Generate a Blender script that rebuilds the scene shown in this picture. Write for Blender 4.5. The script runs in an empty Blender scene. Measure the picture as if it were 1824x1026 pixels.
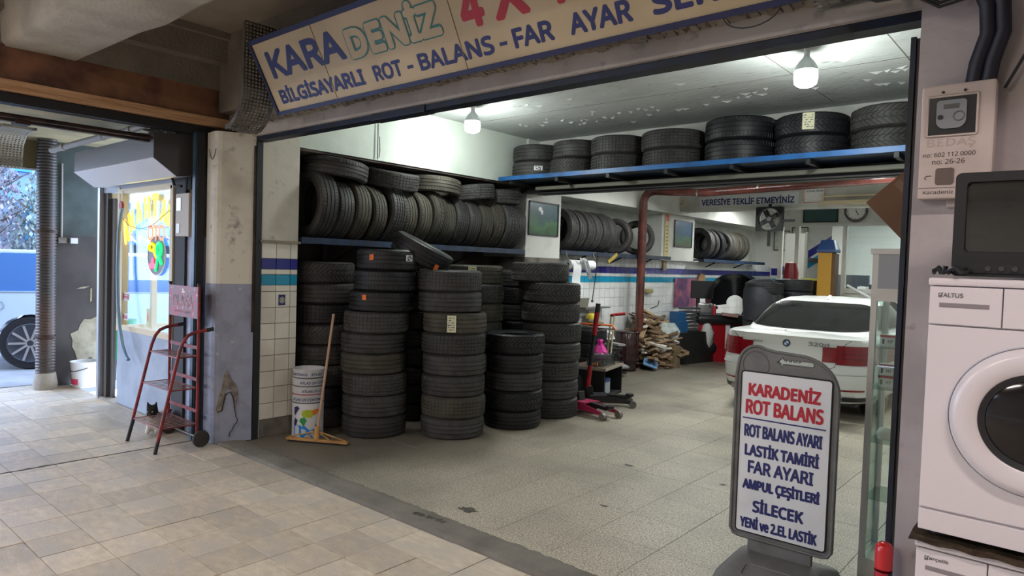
import bpy, bmesh, math, random
from mathutils import Vector, Matrix, Euler
rnd = random.Random(7)
S = bpy.context.scene
COL = S.collection
PI = math.pi
# ---------------------------------------------------------------- camera
cam = bpy.data.cameras.new('camera')
cam.sensor_width = 36; cam.lens = 1217/1824*36; cam.clip_end = 300
camo = bpy.data.objects.new('camera', cam); COL.objects.link(camo)
Xc = Vector((1412, 88, -1217)).normalized()
Yc = Vector((1048, -9, 1217)); Yc = (Yc - Xc*Yc.dot(Xc)).normalized()
Zc = Xc.cross(Yc)
if Zc.y > 0: Zc = -Zc
Rw = Matrix((Xc, Yc, Zc))
rt, dn, fw = Rw.col[0], Rw.col[1], Rw.col[2]
camo.matrix_world = Matrix(((rt.x, -dn.x, -fw.x, 0), (rt.y, -dn.y, -fw.y, 0), (rt.z, -dn.z, -fw.z, 1.70), (0, 0, 0, 1)))
S.camera = camo
# ---------------------------------------------------------------- world, exposure
S.view_settings.view_transform = 'Standard'; S.view_settings.look = 'None'
S.view_settings.gamma = 1; S.view_settings.use_curve_mapping = False
S.view_settings.exposure = 0.36
W = bpy.data.worlds.new('sky'); S.world = W; W.use_nodes = True
nt = W.node_tree; nt.nodes.clear()
o_ = nt.nodes.new('ShaderNodeOutputWorld'); b_ = nt.nodes.new('ShaderNodeBackground')
g_ = nt.nodes.new('ShaderNodeTexCoord'); s_ = nt.nodes.new('ShaderNodeSeparateXYZ'); r_ = nt.nodes.new('ShaderNodeValToRGB')
nt.links.new(g_.outputs['Generated'], s_.inputs[0]); nt.links.new(s_.outputs['Z'], r_.inputs[0])
r_.color_ramp.elements[0].position = 0.0; r_.color_ramp.elements[0].color = (.62, .74, .95, 1)
r_.color_ramp.elements[1].position = 0.7; r_.color_ramp.elements[1].color = (.50, .64, .95, 1)
nt.links.new(r_.outputs[0], b_.inputs[0]); nt.links.new(b_.outputs[0], o_.inputs[0])
b_.inputs[1].default_value = 6.5
LAMP_BULB = 38; LAMP_TUBE = 60; FILL_ARCADE = 95
# ---------------------------------------------------------------- materials
MC = {}
def mat(name, c, rough=.6, metal=0, c2=None, sc=4, lo=.42, hi=.62, bump=0, bsc=60, coord='pos', rand=0, emit=0, trans=0, coat=0, detail=5, stretch=None, c3=None, sc3=1.5, lo3=.5, hi3=.7, ior=1.45):
    if name in MC: return MC[name]
    m = bpy.data.materials.new(name); MC[name] = m; m.use_nodes = True
    t = m.node_tree; N = t.nodes; L = t.links; p = N['Principled BSDF']
    p.inputs['Roughness'].default_value = rough; p.inputs['Metallic'].default_value = metal
    p.inputs['IOR'].default_value = ior
    if coat: p.inputs['Coat Weight'].default_value = coat; p.inputs['Coat Roughness'].default_value = .08
    if trans: p.inputs['Transmission Weight'].default_value = trans
    col = (*c, 1); p.inputs['Base Color'].default_value = col
    m.diffuse_color = col
    src = None
    if c2 or c3 or bump:
        if coord == 'pos': co = N.new('ShaderNodeNewGeometry').outputs['Position']
        else: co = N.new('ShaderNodeTexCoord').outputs['Object']
        if stretch:
            mp = N.new('ShaderNodeMapping'); mp.inputs['Scale'].default_value = stretch
            L.new(co, mp.inputs[0]); co = mp.outputs[0]
    def layer(base, cc, s, a, b):
        n = N.new('ShaderNodeTexNoise'); n.inputs['Scale'].default_value = s; n.inputs['Detail'].default_value = detail
        L.new(co, n.inputs['Vector'])
        mr = N.new('ShaderNodeMapRange'); mr.inputs[1].default_value = a; mr.inputs[2].default_value = b; L.new(n.outputs[0], mr.inputs[0])
        x = N.new('ShaderNodeMix'); x.data_type = 'RGBA'; L.new(mr.outputs[0], x.inputs[0])
        if base is None: x.inputs[6].default_value = col
        else: L.new(base, x.inputs[6])
        x.inputs[7].default_value = (*cc, 1); return x.outputs[2]
    if c2: src = layer(None, c2, sc, lo, hi)
    if c3: src = layer(src, c3, sc3, lo3, hi3)
    if rand:
        oi = N.new('ShaderNodeObjectInfo'); mr = N.new('ShaderNodeMapRange')
        mr.inputs[3].default_value = 1-rand; mr.inputs[4].default_value = 1+rand; L.new(oi.outputs['Random'], mr.inputs[0])
        hv = N.new('ShaderNodeHueSaturation'); L.new(mr.outputs[0], hv.inputs['Value'])
        if src: L.new(src, hv.inputs['Color'])
        else: hv.inputs['Color'].default_value = col
        src = hv.outputs[0]
    if src: L.new(src, p.inputs['Base Color'])
    if bump:
        n = N.new('ShaderNodeTexNoise'); n.inputs['Scale'].default_value = bsc; n.inputs['Detail'].default_value = 6; L.new(co, n.inputs['Vector'])
        bp = N.new('ShaderNodeBump'); bp.inputs['Strength'].default_value = bump; bp.inputs['Distance'].default_value = .01
        L.new(n.outputs[0], bp.inputs['Height']); L.new(bp.outputs[0], p.inputs['Normal'])
    if emit: p.inputs['Emission Color'].default_value = col; p.inputs['Emission Strength'].default_value = emit
    return m
def glass(name, tint=(.9, .95, .95), a=.08, rough=.02):
    if name in MC: return MC[name]
    m = bpy.data.materials.new(name); MC[name] = m; m.use_nodes = True
    t = m.node_tree; N = t.nodes; N.clear(); L = t.links
    o = N.new('ShaderNodeOutputMaterial'); mx = N.new('ShaderNodeMixShader'); tr = N.new('ShaderNodeBsdfTransparent'); gl = N.new('ShaderNodeBsdfGlossy')
    lw = N.new('ShaderNodeLayerWeight'); lw.inputs[0].default_value = .5; pw = N.new('ShaderNodeMath'); pw.operation = 'POWER'; pw.inputs[1].default_value = 5; L.new(lw.outputs['Facing'], pw.inputs[0]); fr = N.new('ShaderNodeMath'); fr.operation = 'MULTIPLY'; fr.inputs[1].default_value = .6; L.new(pw.outputs[0], fr.inputs[0])
    ad = N.new('ShaderNodeMath'); ad.operation = 'ADD'; ad.inputs[1].default_value = a; L.new(fr.outputs[0], ad.inputs[0])
    tr.inputs[0].default_value = (*tint, 1); gl.inputs['Roughness'].default_value = rough
    L.new(ad.outputs[0], mx.inputs[0]); L.new(tr.outputs[0], mx.inputs[1]); L.new(gl.outputs[0], mx.inputs[2]); L.new(mx.outputs[0], o.inputs[0])
    return m
BLK = mat('black_paint', (.012, .013, .016), .5)
NAVY = mat('navy_steel', (.012, .03, .075), .45, c2=(.006, .01, .02), sc=8, rand=.05)
BLUE = mat('blue_shelf_paint', (.02, .14, .42), .4, c2=(.015, .07, .2), sc=3)
DBLUE = mat('dark_blue_paint', (.010, .028, .075), .45, c2=(.006, .014, .03), sc=6)
WHITE = mat('white_plastic', (.68, .69, .70), .35)
WALLW = mat('white_wall_paint', (.60, .66, .60), .75, c2=(.48, .54, .49), sc=1.6, lo=.45, hi=.75, bump=.15, bsc=20)
WALLW2 = mat('back_wall_paint', (.62, .63, .60), .75, c2=(.42, .42, .38), sc=2.5, lo=.5, hi=.8, bump=.15, bsc=20)
CREAM = mat('cream_plaster', (.60, .57, .50), .85, c2=(.42, .38, .32), sc=3.2, lo=.5, hi=.75, bump=.5, bsc=30, c3=(.28, .25, .22), sc3=9, lo3=.6, hi3=.75)
GREYP = mat('grey_blue_paint', (.27, .29, .38), .55, c2=(.18, .19, .25), sc=5, lo=.45, hi=.7, bump=.4, bsc=25, c3=(.40, .39, .38), sc3=14, lo3=.66, hi3=.72)
CEILC = mat('shop_ceiling_paint', (.50, .53, .52), .8, c2=(.40, .42, .41), sc=1.2, lo=.45, hi=.7, bump=.6, bsc=14, c3=(.27, .28, .27), sc3=7, lo3=.62, hi3=.74, stretch=(.8, 2.2, 1))
CONC = mat('rough_concrete', (.36, .33, .29), .9, c2=(.26, .24, .21), sc=3, lo=.4, hi=.7, bump=1.0, bsc=45)
CONCD = mat('dirty_concrete', (.24, .21, .17), .9, c2=(.15, .13, .11), sc=2, lo=.4, hi=.7, bump=.9, bsc=40)
LINT = mat('lintel_plaster', (.44, .40, .36), .85, c2=(.36, .32, .29), sc=3, bump=.4, bsc=30, c3=(.26, .25, .24), sc3=10, lo3=.62, hi3=.75)
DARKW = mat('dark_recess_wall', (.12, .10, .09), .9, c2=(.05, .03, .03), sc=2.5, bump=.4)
TIMB = mat('stained_beam', (.22, .10, .055), .8, c2=(.08, .035, .025), sc=3.5, lo=.4, hi=.65, bump=.4, bsc=25)
PLANK = mat('pine_plank', (.52, .31, .17), .6, c2=(.38, .20, .10), sc=6, stretch=(10, .5, 10), bump=.2, bsc=30)
RUST = mat('rusty_rail', (.055, .03, .022), .6, c2=(.02, .013, .012), sc=8, metal=.3)
TILEW = mat('wall_tile_cream', (.66, .63, .56), .3, c2=(.56, .52, .45), sc=3, rand=.06, coat=.2)
TILEW2 = mat('wall_tile_white', (.66, .68, .69), .25, c2=(.55, .56, .56), sc=2, rand=.05, coat=.2)
TILEB = mat('wall_tile_blue', (.018, .02, .20), .25, rand=.1, coat=.3)
TILEC = mat('wall_tile_cyan', (.01, .25, .42), .25, rand=.1, coat=.3)
GROUT = mat('grout', (.20, .18, .16), .95, c2=(.1, .09, .08), sc=4)
PAVE = mat('arcade_floor_tile', (.58, .50, .395), .45, c2=(.44, .38, .305), sc=11.0, lo=.36, hi=.70, rand=.14, bump=.35, bsc=40, c3=(.46, .415, .355), sc3=3.0, lo3=.46, hi3=.64, coord='pos', detail=14, stretch=(1, 1.8, 1))
TERR = mat('terrazzo_tile', (.54, .49, .39), .46, c2=(.22, .20, .155), sc=95, lo=.42, hi=.60, rand=.05, c3=(.20, .18, .15), sc3=1.1, lo3=.46, hi3=.78, detail=7, bump=.15)
def add_dirt(m):
    t = m.node_tree; N = t.nodes; L = t.links; p = N['Principled BSDF']; src = p.inputs['Base Color'].links[0].from_socket
    g = N.new('ShaderNodeNewGeometry'); sp = N.new('ShaderNodeSeparateXYZ'); L.new(g.outputs['Position'], sp.inputs[0])
    nz = N.new('ShaderNodeTexNoise'); nz.inputs['Scale'].default_value = 2.2; nz.inputs['Detail'].default_value = 8; L.new(g.outputs['Position'], nz.inputs['Vector'])
    ma = N.new('ShaderNodeMath'); ma.operation = 'MULTIPLY_ADD'; ma.inputs[1].default_value = 1.5; L.new(nz.outputs[0], ma.inputs[0]); L.new(sp.outputs['X'], ma.inputs[2])
    mr = N.new('ShaderNodeMapRange'); mr.inputs[1].default_value = -2.9; mr.inputs[2].default_value = -4.3; mr.interpolation_type = 'SMOOTHSTEP'; L.new(ma.outputs[0], mr.inputs[0])
    mu = N.new('ShaderNodeMath'); mu.operation = 'MULTIPLY'; mu.inputs[1].default_value = .78; L.new(mr.outputs[0], mu.inputs[0])
    x = N.new('ShaderNodeMix'); x.data_type = 'RGBA'; L.new(mu.outputs[0], x.inputs[0]); L.new(src, x.inputs[6]); x.inputs[7].default_value = (.075, .065, .052, 1); L.new(x.outputs[2], p.inputs['Base Color'])
add_dirt(TERR)      # oily grime trodden in along the tyre stacks
STRIP = mat('threshold_concrete', (.20, .185, .155), .8, c2=(.12, .11, .095), sc=3, lo=.4, hi=.7, bump=.7, bsc=35)
JOINT = mat('dirt_joint', (.05, .045, .04), .95, c2=(.09, .08, .07), sc=20, bump=.4)
RUB = [mat('tyre_rubber_grey', (.030, .029, .028), .6, rand=.25, c2=(.044, .042, .040), sc=9, coord='obj', bump=.1),
       mat('tyre_rubber_black', (.011, .011, .014), .5, rand=.15),
       mat('tyre_rubber_dusty', (.040, .037, .030), .7, rand=.2, c2=(.062, .056, .042), sc=7, coord='obj', bump=.1)]
RED = mat('red_paint', (.42, .012, .02), .4, c2=(.25, .01, .015), sc=9)
REDD = mat('worn_red_paint', (.24, .022, .022), .45, c2=(.12, .015, .018), sc=12, coord='obj')
CAN = mat('sign_cream', (.52, .41, .255), .5, c2=(.45, .35, .21), sc=1.5)
INK = mat('ink_navy', (.016, .022, .12), .5)
INKR = mat('ink_red', (.42, .015, .03), .5)
INKG = mat('ink_green', (.03, .16, .15), .5)
SGREY = mat('sign_grey_plastic', (.14, .14, .135), .5, c2=(.11, .11, .105), sc=8, bump=.2, bsc=150)
PANEL = mat('sign_white_panel', (.66, .67, .68), .4, c2=(.56, .57, .58), sc=4, lo=.5, hi=.75)
ALU = mat('aluminium', (.45, .45, .46), .35, metal=.8)
GALV = mat('galvanised_steel', (.20, .19, .17), .5, metal=.5, c2=(.12, .11, .10), sc=9)
CHROME = mat('chrome', (.6, .6, .6), .15, metal=1)
CAMEL = mat('camel_frame', (.60, .50, .33), .5)
BROWNP = mat('brown_enamel', (.10, .028, .022), .25, c2=(.06, .018, .015), sc=6, coat=.5)
STOVE = mat('stove_enamel', (.022, .008, .008), .2, coat=.5)
CARP = mat('car_white_paint', (.66, .69, .68), .3, coat=.7)
CARG = mat('car_tinted_glass', (.008, .009, .010), .12, coat=.2)
TAIL = mat('tail_light_red', (.20, .004, .010), .2, coat=.5)
TAILD = mat('tail_light_dark', (.12, .005, .012), .15, coat=.5)
WOODS = [mat('scrap_wood_a', (.36, .25, .14), .8, c2=(.20, .13, .075), sc=5, coord='obj', stretch=(1, 8, 8), rand=.2),
         mat('scrap_wood_b', (.20, .13, .08), .8, c2=(.12, .08, .045), sc=5, coord='obj', stretch=(1, 8, 8), rand=.25),
         mat('scrap_board_white', (.60, .57, .52), .6, rand=.15)]
CARD = mat('brown_cardboard', (.17, .085, .045), .8, c2=(.14, .07, .035), sc=3)
WASH = mat('washer_white', (.63, .58, .60), .3, coat=.3)
PAPER = mat('paper_white', (.72, .72, .68), .7)
YPAPER = mat('paper_yellowish', (.62, .60, .40), .7)
ORANGE = mat('orange_sticker', (.75, .16, .035), .6)
SMOKE = mat('dark_screen', (.03, .033, .034), .12, coat=.6)
# ---------------------------------------------------------------- mesh builder
class B:
    def __init__(s): s.bm = bmesh.new(); s.mi = 0
    def _add(s, verts, faces):
        vs = [s.bm.verts.new(v) for v in verts]
        for f in faces:
            try: fc = s.bm.faces.new([vs[i] for i in f]); fc.material_index = s.mi
            except ValueError: pass
        return vs
    def box(s, c, d, rot=None, bev=0):
        M = Matrix.Translation(c) @ ((rot if isinstance(rot, Matrix) else Euler(rot).to_matrix()).to_4x4() if rot else Matrix())
        x, y, z = d[0]/2, d[1]/2, d[2]/2
        if bev:
            t = bmesh.new(); bmesh.ops.create_cube(t, size=1, matrix=Matrix.Diagonal((d[0], d[1], d[2], 1)))
            bmesh.ops.bevel(t, geom=t.edges[:], offset=bev, segments=2, affect='EDGES', profile=.6)
            t.verts.index_update()
            s._add([M @ v.co for v in t.verts], [[v.index for v in f.verts] for f in t.faces]); t.free(); return s
        P = [M @ Vector((a*x, b*y, e*z)) for a in (-1, 1) for b in (-1, 1) for e in (-1, 1)]
        s._add(P, [(0, 1, 3, 2), (4, 6, 7, 5), (0, 4, 5, 1), (2, 3, 7, 6), (0, 2, 6, 4), (1, 5, 7, 3)]); return s
    def bb(s, x0, x1, y0, y1, z0, z1, bev=0): return s.box(((x0+x1)/2, (y0+y1)/2, (z0+z1)/2), (x1-x0, y1-y0, z1-z0), None, bev)
    def cyl(s, a, b, r, r2=None, n=20, cap=True):
        a, b = Vector(a), Vector(b); r2 = r if r2 is None else r2
        q = (b-a).to_track_quat('Z', 'Y').to_matrix(); V = []
        for p, rr in ((a, r), (b, r2)):
            for i in range(n): V.append(p + q @ Vector((rr*math.cos(2*PI*i/n), rr*math.sin(2*PI*i/n), 0)))
        F = [(i, (i+1) % n, n+(i+1) % n, n+i) for i in range(n)]
        if cap: F += [tuple(range(n-1, -1, -1)), tuple(range(n, 2*n))]
        s._add(V, F); return s
    def tube(s, pts, r, n=10, closed=False):
        pts = [Vector(p) for p in pts]; m = len(pts); V = []; up = None
        for i, p in enumerate(pts):
            if closed: d = pts[(i+1) % m]-pts[i-1]
            else: d = pts[min(i+1, m-1)]-pts[max(i-1, 0)]
            d.normalize()
            if up is None: up = d.orthogonal().normalized()
            up = (up - d*up.dot(d)).normalized(); w = d.cross(up)
            rr = r[i] if isinstance(r, (list, tuple)) else r
            for k in range(n): V.append(p + rr*(math.cos(2*PI*k/n)*up + math.sin(2*PI*k/n)*w))
        F = []
        for i in range(m if closed else m-1):
            j = (i+1) % m
            for k in range(n): F.append((i*n+k, i*n+(k+1) % n, j*n+(k+1) % n, j*n+k))
        if not closed: F += [tuple(range(n-1, -1, -1)), tuple(range((m-1)*n, m*n))]
        s._add(V, F); return s
    def lathe(s, prof, c=(0, 0, 0), n=32, M=None):
        V = []; m = len(prof); c = Vector(c)
        for i in range(n):
            a = 2*PI*i/n
            for r, z in prof:
                v = Vector((r*math.cos(a), r*math.sin(a), z)); V.append(c + (M @ v if M else v))
        F = []
        for i in range(n):
            j = (i+1) % n
            for k in range(m-1): F.append((i*m+k, j*m+k, j*m+k+1, i*m+k+1))
        s._add(V, F); bmesh.ops.remove_doubles(s.bm, verts=s.bm.verts, dist=1e-5); return s
    def sph(s, c, r, n=16, sc=(1, 1, 1)):
        V = []; h = n//2; c = Vector(c)
        prof = [(math.sin(PI*k/h), -math.cos(PI*k/h)) for k in range(h+1)]
        t = B(); t.lathe([(max(a, 0)*r, b*r) for a, b in prof], n=n)
        t.bm.verts.index_update()
        s._add([c + Vector((v.co.x*sc[0], v.co.y*sc[1], v.co.z*sc[2])) for v in t.bm.verts], [[v.index for v in f.verts] for f in t.bm.faces]); t.bm.free(); return s
    def prism(s, poly, y0, y1, M=None):
        n = len(poly); M = M or Matrix()
        V = [M @ Vector((x, y0, z)) for x, z in poly]+[M @ Vector((x, y1, z)) for x, z in poly]
        s._add(V, [tuple(range(n)), tuple(range(2*n-1, n-1, -1))]+[(i, n+i, n+(i+1) % n, (i+1) % n) for i in range(n)]); return s
    def grid(s, P, close=False):
        m = len(P); n = len(P[0]); V = [v for r in P for v in r]; F = []
        for i in range(m-1):
            for k in range(n if close else n-1): F.append((i*n+k, i*n+(k+1) % n, (i+1)*n+(k+1) % n, (i+1)*n+k))
        s._add(V, F); return s
    def xf(s, M): bmesh.ops.transform(s.bm, matrix=M, verts=s.bm.verts); return s
def mesh(b, name, mats, smooth=False, recalc=True):
    me = bpy.data.meshes.new(name)
    if recalc: bmesh.ops.recalc_face_normals(b.bm, faces=b.bm.faces)
    b.bm.to_mesh(me); b.bm.free()
    for m in (mats if isinstance(mats, (list, tuple)) else [mats]): me.materials.append(m)
    if smooth:
        for p in me.polygons: p.use_smooth = True
        if smooth != 'full': me.set_sharp_from_angle(angle=math.radians(smooth if smooth > 1 else 38))
    return me
def tag(o, label=None, cat=None, group=None, kind=None):
    if label: o['label'] = label
    if cat: o['category'] = cat
    if group: o['group'] = group
    if kind: o['kind'] = kind
    return o
def mk(name, b, mats, parent=None, smooth=False, label=None, cat=None, group=None, kind=None, loc=None, rot=None):
    me = b if isinstance(b, bpy.types.Mesh) else mesh(b, name, mats, smooth)
    o = bpy.data.objects.new(name, me); COL.objects.link(o)
    if parent: o.parent = parent
    if loc: o.location = loc
    if rot: o.rotation_euler = rot
    return tag(o, label, cat, group, kind)
def thing(name, label, cat, loc=(0, 0, 0), rz=0, group=None, rot=None):
    o = bpy.data.objects.new(name, None); COL.objects.link(o); o.location = loc
    o.rotation_euler = rot if rot else (0, 0, rz)
    return tag(o, label, cat, group)
def struct(name, b, mats, parent=None, smooth=False): return mk(name, b, mats, parent, smooth, kind='structure')
import os
try: FONT = bpy.data.fonts.load(os.path.join(bpy.utils.system_resource('DATAFILES'), 'fonts', 'NotoSansHebrew-Regular.woff2'))   # the sans face that ships with Blender
except Exception: FONT = None
# lettering: mesh text fitted in a box; local x right, z up, facing -y
def text(parent, s, x0, z0, w, h, m, y=0, bold=.03, outline=0, name='lettering', M=None, rot=0, label=None, thick=.0015, kind=None, keep=False):
    c = bpy.data.curves.new('t', 'FONT'); c.body = s; c.size = 1; c.align_x = 'LEFT'
    if FONT: c.font = FONT
    if not outline: c.offset = 0
    c.resolution_u = 3
    o = bpy.data.objects.new('t', c); COL.objects.link(o)
    dg = bpy.context.evaluated_depsgraph_get()
    me = bpy.data.meshes.new_from_object(o.evaluated_get(dg)); bpy.data.objects.remove(o)
    if not len(me.vertices): return None
    xs = [v.co.x for v in me.vertices]; ys = [v.co.y for v in me.vertices]
    ax, bx, ay, by = min(xs), max(xs), min(ys), max(ys)
    e = 0 if outline else bold*h*.8
    sx = (w-2*e)/(bx-ax); sz = (h-2*e)/(by-ay)
    cr, sr = math.cos(rot), math.sin(rot)
    base = [((v.co.x-ax)*sx+e, (v.co.y-ay)*sz+e, v.co.z*sx*.3 if outline else 0) for v in me.vertices]
    faces = [tuple(p.vertices) for p in me.polygons]; bpy.data.meshes.remove(me)
    sh = [(0, 0)] if (outline or e < 2e-4) else [(math.cos(k*PI/4)*e, math.sin(k*PI/4)*e) for k in range(8)]+([(math.cos((k+.5)*PI/4)*e, math.sin((k+.5)*PI/4)*e) for k in range(8)] if e > .012 else [])+([(math.cos(k*PI/2+.4)*e*.5, math.sin(k*PI/2+.4)*e*.5) for k in range(4)] if e > .006 else [])+[(0, 0)]
    V = []; F = []; st_ = min(6e-5, h*8e-4)
    for q, (dx, dz) in enumerate(sh):
        for fi, f in enumerate(faces):          # every face a hair apart, so nothing is coplanar
            o_ = len(V)
            for vi in f:
                X, Z, Q = base[vi]; X += dx; Z += dz
                if rot: X, Z = X*cr-Z*sr, X*sr+Z*cr
                p = Vector((x0+X, y-thick-Q-(q+(fi % 11)/11)*st_, z0+Z)); V.append(M @ p if M else p)
            F.append(tuple(range(o_, o_+len(f))))
    me = bpy.data.meshes.new(name); me.from_pydata(V, [], F); me.materials.append(m)
    return mk(name, me, None, parent, label=label, kind=kind)
def curve2d(splines, ext, M=None):
    c = bpy.data.curves.new('c', 'CURVE'); c.dimensions = '2D'; c.fill_mode = 'BOTH'; c.extrude = ext
    for pts in splines:
        sp = c.splines.new('POLY'); sp.points.add(len(pts)-1); sp.use_cyclic_u = True
        for p, q in zip(sp.points, pts): p.co = (q[0], q[1], 0, 1)
    o = bpy.data.objects.new('c', c); COL.objects.link(o)
    me = bpy.data.meshes.new_from_object(o.evaluated_get(bpy.context.evaluated_depsgraph_get())); bpy.data.objects.remove(o)
    R = Matrix.Rotation(PI/2, 4, 'X')
    me.transform((M @ R) if M else R); return me
def rrect(x0, x1, z0, z1, r, n=6, tl=None):
    P = []
    rr = r if isinstance(r, (list, tuple)) else (r,)*4
    for (cx, cz, a, q) in ((x1-rr[0], z0+rr[0], -90, rr[0]), (x1-rr[1], z1-rr[1], 0, rr[1]), (x0+rr[2], z1-rr[2], 90, rr[2]), (x0+rr[3], z0+rr[3], 180, rr[3])):
        for k in range(n+1):
            t = math.radians(a+90*k/n); P.append((cx+q*math.cos(t), cz+q*math.sin(t)))
    return P
def boxgrid(mm, parent, name, cells, kind=None):
    for loc in cells: mk(name, mm, None, parent, loc=loc)

# ================================================================ SETTING
OX0, OX1 = -5.88, -0.585          # shop opening
YF = 3.24                          # shutter plane
ZH = 2.76                          # head of the opening
ZC = 3.37                          # ceiling of the front bay
# --- floors
fl = struct('floor', B().bb(-10.2, 4, -6, 2.905, -.30, -.022), JOINT)
tm = mesh(B().box((0, 0, -.011), (.2870, .2870, .022), None, .002), 'floor_tile', PAVE)
P_ = .292; tiles = 0
for i in range(-26, 14):
    for j in range(-13, 1):
        x = -3.48+P_*(i+.5)-.0; y = 2.895+P_*(j-.5)
        if x > -.6 or x < -10.1 or y < .75: continue
        if y < 1.0 + (x+4)*.62 and x > -4: continue
        if -6.42 < x < -6.12: continue
        dz = rnd.uniform(-.0015, .0015)
        mk('floor_tile', tm, None, fl, loc=(x+(.19 if x < -6.2 else 0), y, dz), rot=(rnd.uniform(-.002, .002), rnd.uniform(-.002, .002), rnd.uniform(-.004, .004))); tiles += 1
ctm = mesh(B().box((0, 0, -.011), (.078, .2870, .022), None, .002), 'floor_tile', PAVE)
for j in range(-7, 1): mk('floor_tile', ctm, None, fl, loc=(-6.149, 2.895+P_*(j-.5), 0))
far = B()
for i in range(-26, 28):
    for j in range(-31, 1):
        x = -3.48+P_*(i+.5); y = 2.895+P_*(j-.5)
        if x < -10.1 or x > 3.9 or y < -5.9: continue
        if not (x > -.6 or y < .75 or (y < 1.0+(x+4)*.62 and x > -4)): continue
        far.bb(x-.144, x+.144, y-.144, y+.144, -.022, 0)
mk('floor_tile_field', far, PAVE, fl, kind='stuff')
# expansion joint strip
jb = B(); pts = []
for k in range(40):
    y = .6+k*.0585; pts.append((y, -6.20+rnd.uniform(-.004, .004), .016+rnd.uniform(-.008, .012)+(.02 if 1.5 < y < 1.9 else 0)))
jb.grid([[Vector((x-w, y, -.004)), Vector((x, y, .003)), Vector((x+w, y, -.004))] for y, x, w in pts])
mk('expansion_joint', jb, JOINT, fl)
# interior slab, threshold strip and terrazzo tiles
fi = struct('floor_shop', B().bb(-6.8, .4, 2.905, 17, -.3, -.012), JOINT)
sb = B(); top = []
n = 150
for k in range(n+1):
    x = -6.3+5.8*k/n; e = 2.915+rnd.uniform(-.006, .012)
    top.append([Vector((x, e-.012, -.012)), Vector((x, e, .006+rnd.uniform(0, .006))), Vector((x, e+.03, .012+rnd.uniform(-.002, .004))), Vector((x, 3.08, .010)), Vector((x, 3.15+rnd.uniform(-.012, .012), .001)), Vector((x, 3.17, -.012))])
sb.grid(top); mk('threshold_strip', sb, STRIP, fi, smooth=60)
tt = mesh(B().box((0, 0, -.008), (.447, .447, .016), None, .0015), 'terrazzo_tile', TERR)
for i in range(-9, 5):
    for j in range(0, 22):
        x = -1.95+.45*(i+.5); y = 3.57-.3+.45*(j+.2)+.09
        if x < -5.8 or x > .2 or y > 12.6: continue
        mk('terrazzo_tile', tt, None, fi, loc=(x, y+.0, .001+rnd.uniform(-.0006, .0006)))
fb = B(); fb.bb(-5.86, .2, 3.15, 3.224, -.015, .0008)
fb.bb(-6.6, .3, 12.6+.25, 17, -.01, .001); fb.bb(-6.6, -5.88, 3.3, 12.8, -.01, .0005)
mk('terrazzo_field', fb, TERR, fi)
sn = B()
for cx_, cy_, r_s in ((-3.22, 3.35, .05), (-3.38, 3.04, .035), (-3.28, 3.06, .03), (-3.19, 3.07, .03), (-3.0, 5.1, .035), (-2.2, 5.2, .02), (-2.6, 4.1, .02)):
    P = [Vector((cx_+r_s*(1+rnd.uniform(-.45, .4))*1.5*math.cos(a*PI/7), cy_+r_s*(1+rnd.uniform(-.45, .4))*.8*math.sin(a*PI/7), .0 if 0 else (.0125 if cy_ < 3.14 else .0035))) for a in range(14)]
    P = [(P[i]*.5+P[(i+1) % 14]*.5) if q else P[i] for i in range(14) for q in (0, 1)]; sn._add(P, [tuple(range(28))])
mk('oil_stains', sn, mat('oil_stain', (.045, .04, .034), .6, c2=(.12, .11, .09), sc=30), fi, kind='stuff')
# --- pillar between the bays
pl = B(); Mzz = Matrix(((1, 0, 0, 0), (0, 0, 1, 0), (0, 1, 0, 0), (0, 0, 0, 1)))
for mi_, z0_, z1_, g_ in ((0, 0, 1.44, 0), (1, 1.44, 2.80, .003)):
    pl.mi = mi_; pl.prism([(-6.20, 2.90+g_), (-6.03, 2.885+g_), (-5.995-g_, 2.90+g_), (-5.975-g_, 2.93), (OX0-g_, 3.20), (-6.20, 3.20)], z0_, z1_, Mzz)
pl.mi = 1; pl.bb(-6.22, OX0-.01, 3.20, 3.28, 0, 3.37)
wf = struct('wall_front', pl, [GREYP, CREAM])
# broken plaster at the pillar foot, on the oblique side face
ang = math.atan2(.27, .095); MP = Matrix.Translation((-5.973, 2.93, 0)) @ Matrix.Rotation(ang, 4, 'Z')
bk = B(); pp_ = [(-.02, .30), (.005, .42), (.03, .50), (.045, .62), (.07, .66), (.095, .60), (.12, .55), (.145, .53), (.165, .44), (.15, .33), (.125, .30), (.13, .40), (.11, .47), (.075, .49), (.05, .44), (.03, .30), (.0, .26)]
bk.prism(pp_, -.005, .004, MP); mk('broken_plaster', bk, mat('bare_render', (.24, .21, .18), .95, c2=(.12, .10, .09), sc=20, bump=1), wf)
ck = B(); ck.tube([MP @ Vector((x, -.004, z)) for x, z in ((.14, .32), (.142, .27), (.15, .26), (.148, .23), (.165, .20), (.155, .165), (.14, .16), (.12, .11), (.10, .09), (.095, .05))], .0035, 6)
ck.tube([MP @ Vector((x, -.004, z)) for x, z in ((-.01, .28), (.03, .29), (.06, .44), (.10, .46), (.125, .40), (.14, .31))], .005, 6)
mk('crack', ck, BLK, wf)
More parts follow.
